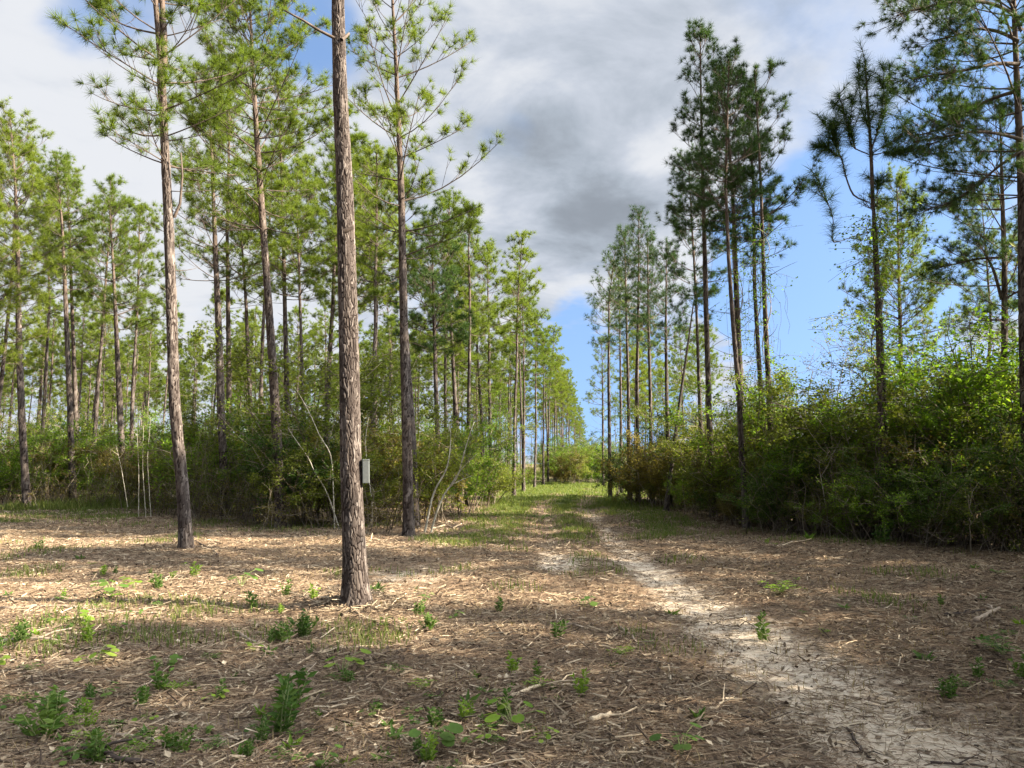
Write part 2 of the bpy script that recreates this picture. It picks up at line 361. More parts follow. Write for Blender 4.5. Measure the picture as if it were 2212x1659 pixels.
# ------------------------------------------------------------------ pine trees
def bark_tube(pts, rad, k, dz, cell=(.055, .13), amp=.012, seed=0, young_from=None, flare=.0):
    """trunk with raised bark plates: cells on the unrolled surface give plate, crack and colour"""
    r = np.random.default_rng(seed + 999)
    pts = np.asarray(pts, float); zs = pts[:, 2]
    z = np.arange(zs[0], zs[-1], dz); z = np.append(z, zs[-1]); n = len(z)
    cx = np.interp(z, zs, pts[:, 0]); cyy = np.interp(z, zs, pts[:, 1])
    if n > 25:                         # round the kinks of the traced line
        kk = max(3, int(.5 / dz) | 1); ker = np.hanning(kk + 2)[1:-1]; ker /= ker.sum()
        pad = lambda q: np.convolve(np.concatenate([2 * q[0] - q[kk // 2:0:-1], q, 2 * q[-1] - q[-2:-kk // 2 - 1:-1]]), ker, 'valid')[:n]
        cx, cyy = pad(cx), pad(cyy)
    rr = np.interp(z, zs, rad); rr = rr + flare * np.exp(-np.maximum(z, 0) / .20) + flare * .5 * np.exp(-np.maximum(z, 0) / .6)
    th = np.arange(k) * 2 * pi / k
    TH, Z = np.meshgrid(th, z)
    nc = max(5, int(round(2 * pi * rr[0] / cell[0])))
    u = TH / (2 * pi) * nc + .35 * np.sin(Z * 5 + TH); v = Z / cell[1]
    ui = np.floor(u).astype(int); vi = np.floor(v).astype(int)
    wx = vnoise(TH / (2 * pi) * nc * .9 + seed, Z * 7) - .5; wz = vnoise(TH / (2 * pi) * nc * .7 + 31, Z * 9 + seed) - .5
    u = u + 1.1 * wx; v = v + 1.5 * wz
    ui = np.floor(u).astype(int); vi = np.floor(v).astype(int)
    jt = r.random((nc, 256, 3)); f1 = np.full(u.shape, 9.); f2 = f1.copy(); cid = np.zeros(u.shape)
    p1 = np.zeros(u.shape + (2,)); p2 = p1.copy()
    for du in (-1, 0, 1):
        for dv in (-1, 0, 1):
            a, c = (ui + du) % nc, (vi + dv) % 256
            qx = ui + du + .5 + (jt[a, c, 0] - .5) * 1.0 - u; qy = vi + dv + .5 + (jt[a, c, 1] - .5) * 1.0 - v
            dd = np.hypot(qx, qy); q = np.stack([qx, qy], -1)
            nb = dd < f1; sc_ = ~nb & (dd < f2)
            p2 = np.where(nb[..., None], p1, np.where(sc_[..., None], q, p2)); p1 = np.where(nb[..., None], q, p1)
            f2 = np.where(nb, f1, np.minimum(f2, dd)); cid = np.where(nb, jt[a, c, 2], cid); f1 = np.where(nb, dd, f1)
    dv_ = p2 - p1; crack = (f2 ** 2 - f1 ** 2) / (2 * np.sqrt((dv_ ** 2).sum(-1)) + 1e-6)
    dep = .35 + 1.3 * vnoise(TH / (2 * pi) * nc * .6 + 11, Z * 2.6 + seed)              # some furrows deep, some healed over
    crack = crack / dep * (.75 + 1.6 * np.abs(dv_[..., 1]) / (np.abs(dv_).sum(-1) + 1e-6))      # wide furrows along the trunk, hairlines across it
    rad2 = rr[:, None] + amp * (np.clip(crack / .22, 0, 1) - .75) + amp * .5 * (cid - .5)
    rad2 = rad2 * (1 + .04 * np.sin(TH * 2 + Z * .8 + seed) + .02 * np.sin(TH * 3 - Z * 1.3) + (.07 if flare > .02 else .04) * np.exp(-np.maximum(Z, 0) / .16) * np.cos(TH * 5 + seed))
    V = np.stack([cx[:, None] + rad2 * np.cos(TH), cyy[:, None] + rad2 * np.sin(TH), Z], -1).reshape(-1, 3)
    yf = 0 * Z if young_from is None else sstep(Z, young_from, young_from + 4) * .75
    attr = np.stack([crack, cid, yf, np.ones_like(crack)], -1).reshape(-1, 4)
    i = np.arange(n - 1)[:, None] * k; j = np.arange(k)[None]; j2 = (j + 1) % k
    F = np.stack([i + j, i + j2, i + k + j2, i + k + j], -1).reshape(-1, 4)
    return V, F, attr
def trunk_at(pts, z):
    return np.array([np.interp(z, pts[:, 2], pts[:, 0]), np.interp(z, pts[:, 2], pts[:, 1]), z])

def crown_mesh(name, pts, z0, top, Rm, seed, gap=.55, per=(4, 6), ncount=46, nlen=.20, nwid=.0085, mat='needle', dead=6, dead_z=None, brush=False, rbase=.012, sec=5.2, low_e=2, fill=1., side=None):
    r = np.random.default_rng(seed); b = MB(); tp, td, tl = [], [], []
    def shoot(p, d, l=nlen): tp.append(p); td.append(d); tl.append(l * r.uniform(.8, 1.2))
    def branch(p0, az, e, L, upc, rad, leafy=True, sn=None):
        h = np.array([cos(az), sin(az), 0]); s = np.linspace(0, 1, 6)
        wob = r.normal(0, .035 * L, 2)
        q = p0 + np.outer(s * L * cos(e), h) + np.outer(np.sin(s * 3.0) * wob[0], np.array([-h[1], h[0], 0]))
        q[:, 2] += s * L * sin(e) + upc * L * s ** 2 + np.sin(s * 4) * wob[1] * .6
        b.tube(q, np.linspace(rad, max(.0035, rad * .3), 6), 4, 0)
        if not leafy: return q
        tip = unit(q[-1] - q[-2]); shoot(q[-1], tip)
        for t in np.sort(r.uniform(.28, .97, max(2, int(L * sec * fill)))):
            i = min(4, int(t * 5)); f = t * 5 - i; pp = q[i] * (1 - f) + q[i + 1] * f
            dr = unit(q[i + 1] - q[i]); sg = r.choice((-1, 1)); a2 = sg * R(r.uniform(28, 65))
            d2 = np.array([dr[0] * cos(a2) - dr[1] * sin(a2), dr[0] * sin(a2) + dr[1] * cos(a2), dr[2] + r.uniform(.05, .55)]); d2 = unit(d2)
            l2 = (.18 + .42 * L * (1 - t)) * r.uniform(.6, 1.2)
            mid = pp + d2 * l2 * .55; end = pp + d2 * l2 + np.array([0, 0, .12 * l2])
            b.tube([pp, mid, end], [.0065, .005, .0035], 3, 0, False); shoot(end, unit(end - mid))
            for _ in range(int(r.random() < .75) + int(l2 > .4) + int(r.random() < .3)):
                k2 = r.uniform(.3, .9); p3 = pp + d2 * l2 * k2
                d3 = unit(d2 + r.normal(0, .55, 3) + (0, 0, .25)); e3 = p3 + d3 * r.uniform(.12, .30)
                b.tube([p3, e3], [.0045, .003], 3, 0, False); shoot(e3, d3)
        return q
    z = z0 + r.uniform(0, .3); az = r.uniform(0, 6.28)
    while z < top - .25:
        t = (z - z0) / (top - z0)
        prof = min(1, .6 + 2.2 * t) * (1 - t) ** .55 + .12
        for k in range(r.integers(per[0], per[1] + 1)):
            az += 2.4 + r.normal(0, .35); L = max(.28, Rm * prof * r.uniform(.55, 1.15))
            if side is not None: L *= 1 + side[1] * cos(az - side[0])
            e = R(low_e + 48 * t + r.normal(0, 9)); p0 = trunk_at(pts, z + r.normal(0, .05))
            branch(p0, az, e, L, r.uniform(.10, .38), rbase * (.6 + .5 * L), True)
        z += gap * r.uniform(.75, 1.25) * (1 - .35 * t)
    p = trunk_at(pts, top)
    for k in range(4):
        d = unit(np.array([r.normal(0, .16), r.normal(0, .16), 1])); q = p + d * r.uniform(.05, .45) - (0, 0, .2)
        b.tube([trunk_at(pts, top - .35), q], [.010, .005], 4, 0); shoot(q, d, nlen * .9); shoot(q - d * .2, d, nlen)
    dz0, dz1 = dead_z or (z0 * .55, z0)
    for k in range(dead):              # bare dead branches below the crown
        zq = r.uniform(dz0, dz1); branch(trunk_at(pts, zq), r.uniform(0, 6.28), R(r.uniform(-5, 30)), r.uniform(.25, 1.1), r.uniform(-.15, .25), .010, False)
    needles(b, np.array(tp), np.array(td), np.array(tl), ncount, nwid, r)
    return b.mesh(name, ['twig', mat])

def make_pine(label, pts, rad, z0, Rm, seed, loc, group=None, k=14, dz=.09, flare=.03, amp=.010, cell=(.055, .13), young=6, **kw):
    """pts: trunk line relative to loc; returns the pine_tree Empty with trunk and crown"""
    t = thing('pine_tree', label, 'pine tree', loc, group)
    b = MB(); V, F, A = bark_tube(pts, rad, k, dz, cell, amp, seed, young, flare); b.add(V, F, 0, A)
    link('trunk', b.mesh('trunk', ['bark'], True, 'bark'), t)
    link('crown', crown_mesh('crown', pts, z0, pts[-1, 2], Rm, seed, **kw), t)
    return t

def traced_pine(label, Y, px, wpx, H_, z0, Rm, seed, group=None, topw=.25, texp=1.5, **kw):
    """a pine whose trunk follows the photographed line at its own distance"""
    pw = np.array([W(a, c, Y) for a, c in px]); x0 = pw[0, 0]
    loc = (x0, Y, hz(x0, Y)); r = np.random.default_rng(seed + 5)
    L = pw - np.array(loc); L[:, 1] += np.concatenate([[0], np.cumsum(r.normal(0, .05, len(L) - 1))])
    L = np.concatenate([[[L[0, 0] , 0, -.25]], L[L[:, 2] > .15]])
    if H_ > L[-1, 2] + .4:
        sl_ = (L[-1] - L[-2]); sl_ = sl_ / sl_[2] * .5
        e = H_ - L[-1, 2]; L = np.concatenate([L, [[L[-1, 0] + sl_[0] * e, L[-1, 1] + sl_[1] * e, H_]]])
    rb = wpx / 2 / FPX * Y
    f = np.clip(L[:, 2] / L[-1, 2], 0, 1); rad = rb * (1 - (1 - topw * .5) * f ** texp); rad[-1] = .012
    return make_pine(label, L, rad, z0, Rm, seed, loc, group, **kw)

def Zat(py, Y): return W(1106, py, Y)[2]

# --- the trees one can tell apart
front = traced_pine('thick scaly-barked pine trunk in front with the grey box on it', 8.55,
    [(770, 1308), (767, 1203), (758, 1000), (753, 805), (746, 620), (737, 400), (728, 200), (722, 0)], 47, 15.5, 8.6, 2.2, 11, k=120, dz=.011, flare=.045, amp=.0075, cell=(.045, .095), young=9, dead=0, ncount=24, texp=1.1)
def stub(parent, px, Y, r0, r1, name='dead_branch'):
    b = MB(); q = np.array([W(a, c, Y + d) for a, c, d in px]) - np.array(parent.location)
    b.tube(q, np.linspace(r0, r1, len(q)), 7, 0); link(name, b.mesh(name, ['twig']), parent)
stub(front, [(722, 82, 0), (690, 66, -.1), (655, 44, -.2), (636, 34, -.28), (614, 22, -.35)], 8.55, .019, .009)
stub(front, [(738, 86, 0), (748, 78, .1), (754, 72, .12)], 8.55, .024, .012)
stub(front, [(742, 500, 0), (762, 492, .0), (764, 486, 0)], 8.55, .03, .012)

leftp = traced_pine('forked dark-barked pine standing alone in the clearing left of the front trunk', 14.0,
    [(406, 1190), (399, 1050), (390, 880), (382, 740), (374, 600), (366, 470), (360, 330), (352, 150), (340, 0)], 25, 14.6, 6.9, 2.0, 21, k=40, dz=.03, flare=.03, amp=.013, cell=(.055, .13), young=6, dead=3, ncount=46, gap=.66, side=(pi, .08))
stub(leftp, [(376, 470, -.02), (389, 440, -.05), (394, 380, -.1), (391, 330, -.15)], 14, .032, .012)
b = MB(); q = np.array([W(a, c, 14) for a, c in [(356, 150), (357, 80), (352, 0), (346, -90), (342, -200), (340, -330)]]) - np.array(leftp.location); q[:, 1] -= .05
V, F, A = bark_tube(q, np.linspace(.07, .02, 6), 14, .05, (.05, .12), .008, 77, 4); b.add(V, F, 0, A); link('second_trunk', b.mesh('second_trunk', ['bark'], True, 'bark'), leftp)

traced_pine('pine with full green crown and dark trunk rising from shrubs left of the front trunk', 19.5,
    [(609, 1130), (600, 950), (590, 780), (577, 580), (566, 430), (556, 300), (547, 150), (540, 0)], 21, 15.2, 7.4, 2.6, 31, k=28, dz=.04, dead=7, ncount=46, gap=.55)
traced_pine('slim straight pine between the forked pine and the full-crowned pine', 23.5,
    [(489, 1110), (479, 900), (471, 700), (463, 500), (456, 340), (450, 180)], 18, 13.4, 7.0, 1.9, 41, k=22, dz=.05, dead=8, ncount=30)
traced_pine('open-crowned pine right of the front trunk, its branches against the grey cloud', 17.3,
    [(884, 1152), (879, 950), (873, 780), (869, 600), (865, 440), (860, 300), (853, 140), (846, 0)], 22, 14.2, 6.2, 2.25, 52, k=28, dz=.04, dead=5, ncount=42, gap=.60, per=(3, 4), fill=.9, side=(0, .12))
traced_pine('trunk standing close behind the open-crowned pine right of the front trunk', 19.5,
    [(896, 1110), (890, 950), (880, 800), (872, 650), (868, 520)], 20, 9.5, 5.6, 1.3, 61, k=20, dz=.06, dead=4, per=(2, 3))
traced_pine('thin pale-trunked pine left of the full-crowned pine', 27,
    [(551, 1090), (542, 900), (530, 650), (517, 480)], 12, 11.2, 7.2, 1.6, 71, k=14, dz=.08, dead=7)
traced_pine('slender grey pine right beside the full-crowned pine', 25,
    [(627, 1110), (621, 850), (615, 560), (607, 320), (600, 180)], 13, 13.6, 6.9, 1.8, 81, k=14, dz=.08, dead=7)
traced_pine('thin leaning pine just left of the front trunk', 24,
    [(660, 1110), (652, 800), (645, 560), (640, 440)], 10, 11.0, 6.6, 1.5, 82, k=14, dz=.08, dead=7)
traced_pine('round-crowned pine with sunlit trunk in the gap left of the forked pine', 31,
    [(268, 1080), (260, 880), (250, 700), (243, 540), (238, 435)], 14, 12.2, 7.0, 1.9, 91, k=16, dz=.08, dead=7, gap=.5, ncount=30)
traced_pine('pine with tufted narrow top second from the left edge', 30,
    [(158, 1080), (149, 860), (140, 650), (131, 480), (118, 335)], 14, 13.7, 8.2, 1.7, 101, k=16, dz=.08, dead=8, gap=.55)
traced_pine('dark bare-trunked pine close beside the tufted one near the left edge', 34,
    [(168, 1070), (163, 850), (156, 650), (149, 480), (142, 350)], 11, 14.9, 9.6, 1.5, 111, k=14, dz=.1, dead=7)
traced_pine('tall pine at the left edge with pale rough trunk', 27.5,
    [(58, 1090), (48, 920), (41, 760), (34, 560), (27, 400), (18, 245)], 16, 14.0, 6.8, 2.0, 121, k=16, dz=.08, dead=8, gap=.5, ncount=42)
traced_pine('bushy low-crowned pine cut by the left edge', 22,
    [(-40, 1120), (-45, 800), (-48, 560), (-52, 420)], 14, 9.6, 4.4, 2.0, 122, k=14, dz=.1, dead=4, gap=.42, ncount=42)

traced_pine('yellow-green sunlit pine showing just right of the front trunk', 28,
    [(778, 1080), (770, 800), (762, 560), (754, 300)], 12, 13.4, 7.2, 1.9, 131, k=14, dz=.1, dead=5, gap=.48)
traced_pine('dark-crowned pine with pointed top right of the open-crowned pine', 27,
    [(950, 1080), (941, 813), (934, 560), (936, 465)], 12, 10.3, 5.4, 1.7, 141, k=14, dz=.1, dead=6, gap=.45, mat='needle_dark')
traced_pine('twin-topped looking pine midway between the open-crowned pine and the corridor row', 31,
    [(990, 1070), (985, 900), (972, 660), (968, 520)], 12, 10.6, 5.4, 1.7, 151, k=14, dz=.1, dead=7, gap=.45)
traced_pine('short leaning pine just before the corridor row', 34,
    [(1046, 1065), (1040, 900), (1030, 740), (1024, 640)], 9, 9.2, 4.8, 1.5, 161, k=12, dz=.1, dead=5, gap=.45)

# the right-hand clump and its neighbours
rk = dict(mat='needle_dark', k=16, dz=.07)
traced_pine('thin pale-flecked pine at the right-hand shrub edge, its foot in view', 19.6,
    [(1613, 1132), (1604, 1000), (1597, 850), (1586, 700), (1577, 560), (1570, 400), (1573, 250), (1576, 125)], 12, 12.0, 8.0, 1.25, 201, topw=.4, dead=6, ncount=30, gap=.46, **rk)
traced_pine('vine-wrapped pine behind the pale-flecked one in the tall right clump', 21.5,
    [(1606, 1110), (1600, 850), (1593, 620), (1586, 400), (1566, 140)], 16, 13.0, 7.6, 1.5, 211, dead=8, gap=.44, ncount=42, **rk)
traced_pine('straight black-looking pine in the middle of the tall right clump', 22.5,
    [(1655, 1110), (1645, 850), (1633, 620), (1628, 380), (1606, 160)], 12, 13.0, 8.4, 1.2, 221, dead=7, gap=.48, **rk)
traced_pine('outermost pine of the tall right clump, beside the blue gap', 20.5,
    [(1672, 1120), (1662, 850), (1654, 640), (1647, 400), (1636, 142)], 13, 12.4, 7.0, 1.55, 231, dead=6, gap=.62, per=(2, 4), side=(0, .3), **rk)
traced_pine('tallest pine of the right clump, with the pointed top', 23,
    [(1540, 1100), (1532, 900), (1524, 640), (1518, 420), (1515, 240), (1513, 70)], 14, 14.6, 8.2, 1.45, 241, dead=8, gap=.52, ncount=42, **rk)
traced_pine('thin pine half hidden at the left of the right clump', 27,
    [(1522, 1080), (1513, 900), (1503, 640), (1492, 420), (1488, 330)], 9, 12.6, 7.4, 1.4, 251, dead=7, gap=.55, **rk)
traced_pine('leaning thin pine at the left of the right clump', 26,
    [(1440, 1090), (1466, 890), (1484, 760), (1503, 620)], 9, 7.6, 6.0, .8, 261, dead=6, **rk)
traced_pine('lone pine with sparse upswept shoots standing in the right-hand shrubs', 16.2,
    [(1909, 1150), (1906, 960), (1900, 800), (1893, 650), (1888, 500), (1884, 420)], 20, 6.9, 6.85, .3, 271, dead=2, dead_z=(3, 5), ncount=10, mat='needle_dark', k=24, dz=.05, topw=.9)
traced_pine('dark pine with spreading limbs rising behind the right edge shrubs', 15.6,
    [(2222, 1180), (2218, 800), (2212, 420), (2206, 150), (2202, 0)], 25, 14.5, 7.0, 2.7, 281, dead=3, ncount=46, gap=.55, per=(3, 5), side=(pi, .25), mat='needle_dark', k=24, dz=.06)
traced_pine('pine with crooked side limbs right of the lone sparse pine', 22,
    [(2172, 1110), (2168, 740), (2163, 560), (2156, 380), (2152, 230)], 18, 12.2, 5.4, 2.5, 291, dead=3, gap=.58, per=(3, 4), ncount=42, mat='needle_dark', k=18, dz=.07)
traced_pine('yellow-green sunlit pine behind the lone sparse pine', 33,
    [(1950, 1060), (1945, 800), (1940, 600), (1935, 390)], 12, 13.4, 5.6, 2.4, 301, dead=4, gap=.45, ncount=46, k=14, dz=.1)
traced_pine('thin pine between the sparse pine and the crooked-limbed pine', 30,
    [(2120, 1070), (2136, 700), (2128, 560), (2112, 420)], 9, 11, 6.5, 1.7, 311, dead=4, k=12, dz=.1)
for (pxs, Y, Hh, z0, Rm, lab, sd) in [
    ([(1318, 1058), (1315, 800), (1316, 640), (1330, 535)], 36, 11.7, 6.9, 1.25, 'pine with ragged side branch at the mouth of the corridor, right of the track', 401),
    ([(1360, 1062), (1357, 820), (1352, 640), (1350, 500)], 33, 11.5, 6.6, 1.2, 'thin-trunked pine second from the corridor on the right side', 402),
    ([(1378, 1066), (1376, 820), (1378, 620), (1378, 465)], 32, 12.0, 7.2, 1.15, 'pointed pine rising above its neighbours right of the corridor', 403),
    ([(1408, 1068), (1404, 840), (1400, 680), (1398, 520)], 31, 10.6, 6.4, 1.2, 'pine just right of the pointed one beside the corridor', 404),
    ([(1446, 1075), (1440, 860), (1438, 700), (1440, 540)], 29, 9.8, 5.6, 1.3, 'short dense pine between the corridor pines and the right clump', 405),
    ([(1303, 1045), (1302, 900), (1301, 800), (1300, 737)], 52, 9.8, 4.6, 1.3, 'small pine farthest along the right edge of the corridor', 406),
    ([(1342, 1050), (1340, 800), (1338, 680), (1336, 585)], 42, 12.0, 7.4, 1.1, 'pine behind the ragged one at the right of the corridor', 407)]:
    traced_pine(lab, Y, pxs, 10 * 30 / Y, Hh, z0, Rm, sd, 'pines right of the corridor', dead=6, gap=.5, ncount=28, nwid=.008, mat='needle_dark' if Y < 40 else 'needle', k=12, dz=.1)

# --- sparse pine's upswept bottlebrush limbs (traced)
def brush_limbs(parent, Y, limbs, seed):
    b = MB(); r = np.random.default_rng(seed); pos, dr = [], []
    for pts, r0, full in limbs:
        q = np.array([W(a, c, Y + d) for a, c, d in pts]) - np.array(parent.location)
        t = np.linspace(0, len(q) - 1, 16); q = np.stack([np.interp(t, np.arange(len(q)), q[:, i]) for i in range(3)], 1)
        q[1:-1] = (q[:-2] + 2 * q[1:-1] + q[2:]) / 4
        b.tube(q, np.linspace(r0 * .62, r0 * .22, 16), 6, 0); full = min(.8, full + .18)
        for i in range(int(16 * (1 - full)), 16):
            for _ in range(2):
                f = r.random(); p = q[i - 1] * (1 - f) + q[i] * f; pos.append(p); dr.append(q[i] - q[i - 1])
        pos += [q[-1]] * 3; dr += [q[-1] - q[-2]] * 3
    for pts, r0, full in limbs:        # short upswept side shoots
        q = np.array([W(a, c, Y + d) for a, c, d in pts]) - np.array(parent.location)
        for k in range(7):
            i = len(q) - 2 if k < 4 else max(0, len(q) - 3); f = r.random(); p = q[i] + (q[i + 1] - q[i]) * f
            d = unit(r.normal(0, .6, 3) + (0, 0, .8)); e = p + d * r.uniform(.2, .5)
            b.tube([p, e], [.008, .005], 4, 0, False)
            for u in (.4, .7, 1): pos.append(p + (e - p) * u); dr.append(d)
    needles(b, np.array(pos), np.array(dr), np.full(len(pos), .28), 22, .009, r, (15, 95), 1, .25)
    return b
lone = [o for o in COL.objects if o.get('label', '').startswith('lone pine')][0]
c3 = lambda x, y, d=0: (1463 + x * .3386, y * .3386, d)
lb = brush_limbs(lone, 16.2, [
    ([c3(1248, 1330), c3(1240, 1060), c3(1228, 830), c3(1210, 600), c3(1200, 390)], .072, .5),
    ([c3(1236, 960), c3(1275, 850, -.2), c3(1310, 680, -.3), c3(1318, 430, -.3)], .03, .55),
    ([c3(1275, 850, -.2), c3(1330, 700, -.5), c3(1358, 415, -.5)], .02, .6),
    ([c3(1225, 830), c3(1175, 700, .2), c3(1150, 420, .3)], .022, .6),
    ([c3(1222, 985), c3(1110, 940, -.2), c3(1085, 800, -.3), c3(1060, 690, -.4), c3(1030, 600, -.4)], .03, .5),
    ([c3(1140, 955, -.2), c3(1100, 830, -.3), c3(1120, 640, -.3)], .02, .6),
    ([c3(1218, 1290), c3(1120, 1250, .2), c3(1075, 1130, .3), c3(1050, 1010, .4), c3(980, 880, .5), c3(930, 770, .5)], .035, .38),
    ([c3(1050, 1010, .4), c3(960, 950, .2), c3(870, 930, .2)], .018, .7),
    ([c3(1020, 950, .4), c3(1000, 850, .2), c3(985, 790, .2)], .018, .7),
    ([c3(1225, 1480), c3(1150, 1500, -.3), c3(980, 1560, -.5), c3(1000, 1400, -.5), c3(950, 1270, -.5), c3(885, 1110, -.5)], .03, .38),
    ([c3(1240, 980), c3(1320, 930, -.2), c3(1420, 880, -.2), c3(1470, 760, -.2)], .02, .4),
    ([c3(1240, 990), c3(1330, 970, .3), c3(1420, 980, .5), c3(1450, 960, .5)], .02, .5),
    ([c3(1225, 1250), c3(1275, 1330, .1), c3(1275, 1200, .1), c3(1280, 1140, .1)], .03, .1)], 5)
link('limbs', lb.mesh('limbs', ['twig', 'needle_dark']), lone)
# big traced limbs of the dark pine at the right edge
darkp = [o for o in COL.objects if o.get('label', '').startswith('dark pine with spreading')][0]
def limb_crown(parent, Y, limbs, seed, mat, nlen=.17, cnt=34, nwid=.008):
    b = MB(); r = np.random.default_rng(seed); pos, dr = [], []
    for pts, r0 in limbs:
        q = np.array([W(a, c, Y + d) for a, c, d in pts]) - np.array(parent.location)
        t = np.linspace(0, len(q) - 1, 12); q = np.stack([np.interp(t, np.arange(len(q)), q[:, i]) for i in range(3)], 1)
        q[1:-1] = (q[:-2] + 2 * q[1:-1] + q[2:]) / 4
        b.tube(q, np.linspace(r0, r0 * .3, 12), 6, 0)
        L = np.linalg.norm(q[-1] - q[0])
        for k in range(int(16 + L * 11)):
            t = r.uniform(.22, 1) ** .8 * 10.9; i = int(t); p = q[i] + (q[i + 1] - q[i]) * (t - i)
            d = unit(unit(q[i + 1] - q[i]) + r.normal(0, .7, 3) + (0, 0, .1)); l = r.uniform(.25, .8)
            e = p + d * l + (0, 0, .1 * l); b.tube([p, p + d * l * .5 - (0, 0, .03), e], [.009, .006, .004], 3, 0, False); pos.append(e); dr.append(d)
            for _ in range(3):
                p2 = p + d * l * r.uniform(.3, .9); d2 = unit(d + r.normal(0, .7, 3) + (0, 0, .2)); e2 = p2 + d2 * r.uniform(.12, .35)
                b.tube([p2, e2], [.005, .003], 3, 0, False); pos.append(e2); dr.append(d2)
    needles(b, np.array(pos), np.array(dr), np.full(len(pos), nlen), cnt, nwid, r)
    link('limbs', b.mesh('limbs', ['twig', mat]), parent)
limb_crown(darkp, 15.6, [
    ([c3(2190, 120), c3(2050, 30, -.3), c3(1900, 0, -.6), c3(1700, 20, -.8), c3(1500, 60, -.9), c3(1400, 100, -1)], .045),
    ([c3(2180, 265), c3(2060, 200, .2), c3(1920, 178, .4), c3(1820, 220, .6), c3(1620, 260, .8)], .045),
    ([c3(2180, 410), c3(2050, 400, -.3), c3(1830, 450, -.6), c3(1650, 480, -.7), c3(1480, 500, -.8)], .045),
    ([c3(2185, 575), c3(2030, 620, .3), c3(1880, 690, .5), c3(1740, 800, .7), c3(1560, 860, .8)], .045),
    ([c3(2195, 890), c3(2050, 850, -.2), c3(1880, 835, -.5), c3(1730, 870, -.6), c3(1520, 900, -.6)], .04),
    ([c3(2195, 960), c3(2050, 1060, .2), c3(1900, 1190, .4), c3(1740, 1300, .5), c3(1600, 1330, .5)], .035),
    ([c3(2195, 200), c3(2120, 0, .2), c3(2000, -150, .3), c3(1800, -120, .4)], .035)], 6, 'needle_dark')
crook = [o for o in COL.objects if o.get('label', '').startswith('pine with crooked')][0]
c6 = lambda x, y, d=0: (1463 + x * .3386, 549 + y * .3386, d)
limb_crown(crook, 22, [
    ([c6(2070, 290), c6(2020, 100), c6(1950, -30), c6(1900, -100)], .05),
    ([c6(2080, 20), c6(1900, 30, .3), c6(1750, 70, .5), c6(1690, 80, .5)], .04),
    ([c6(2095, 285), c6(2150, 250, -.2), c6(2240, 200, -.3)], .04),
    ([c6(2075, 420), c6(1960, 420, .2), c6(1840, 470, .3)], .035)], 8, 'needle_dark', .16, 24, .007)

# --- pines repeated through the plantation: built once per shape, then copied
protos = []
for i, (Hh, z0, Rm) in enumerate([(13.2, 7.6, 1.8), (12.4, 6.8, 1.7), (14.0, 8.8, 1.65), (12.8, 7.2, 2.0), (11.6, 6.4, 1.6), (13.6, 8.0, 1.85)]):
    r = np.random.default_rng(500 + i); zz_ = np.linspace(0, Hh, 9)
    bend = r.normal(0, .06, (9, 2)).cumsum(0) * np.linspace(0, 1, 9)[:, None] + np.outer(zz_, [-.022, 0])
    pts = np.column_stack([bend, zz_]); pts[0, 2] = -.2
    protos.append(dict(pts=pts, rad=np.linspace(.10, .022, 9), z0=z0, Rm=Rm, seed=510 + i))
proto_obj = []
def stand_pine(i, label, x, y, rz, s, group):
    if i >= len(proto_obj):
        p = protos[i]
        o = make_pine(label, p['pts'], p['rad'], p['z0'], p['Rm'], p['seed'], (x, y, 0), group, k=10, dz=.12, dead=9, gap=.54, ncount=48, nwid=.0115, nlen=.235, sec=2.9)
        proto_obj.append(o)
    else: o = copy_tree(proto_obj[i], label, (x, y, 0), rz, (1, 1, 1), group)
    o.location = (x, y, hz(x, y)); o.rotation_euler = (0, 0, rz); o.scale = (s * 1.0, s * 1.0, s)
    return o
r = np.random.default_rng(42); cnt = 0
ORD = ['first', 'second', 'third', 'fourth', 'fifth', 'sixth', 'seventh', 'eighth', 'ninth', 'tenth', 'eleventh', 'twelfth', 'thirteenth', 'fourteenth']
row = []
for k in range(14):                   # row along the left side of the corridor
    y = [38.3, 42, 47, 51, 56, 62, 67, 73, 80, 88, 96, 106, 118, 132][k]; x = .0 + (y - 38.3) * .1168 + r.normal(0, .25)
    row.append((x, y))
    stand_pine(k % 6 if k >= 6 else k, ORD[k] + ' pine from the near end of the straight row left of the corridor', x, y, r.uniform(0, 6.28), (12.9 if k == 0 else r.uniform(11.2, 12.6)) / 13, 'row of pines left of the corridor')
def taken(x, y, lst, d): return any((x - a) ** 2 + (y - c) ** 2 < d * d for a, c in lst)
spots = list(row)
dirv = np.array([.116, .993]); nrm = np.array([-.993, .116])
ZL = [('slender pine deep in the crowded stand between the front trunk and the corridor', 'pines of the crowded stand'),
      ('tall thin pine in the far stand behind the forked pine and full-crowned pine', 'pines of the far stand'),
      ('sunlit pine far back in the open stand at the left edge', 'pines of the open left stand')]
for rowk in range(1, 26):
    for j in range(40):
        if r.random() < (.13 if j < 11 else .24): continue
        along = 24 + j * 3.1 + r.normal(0, .6); off = rowk * 3.0 + r.normal(0, .5)
        x, y = np.array([0, 38.3]) + dirv * (along - 14) + nrm * off - dirv * 0
        px = CX + x / y * FPX
        if px < -120 or y < 23 or y > 118: continue
        if y < 29 and px < 300: continue
        if y > 60 and r.random() < .62: continue
        if taken(x, y, spots, 1.7): continue
        spots.append((x, y))
        z = 0 if px > 760 else (1 if px > 400 else 2)
        stand_pine(int(r.integers(6)), ZL[z][0], x, y, r.uniform(0, 6.28), r.uniform(.80, 1.06), ZL[z][1]); cnt += 1
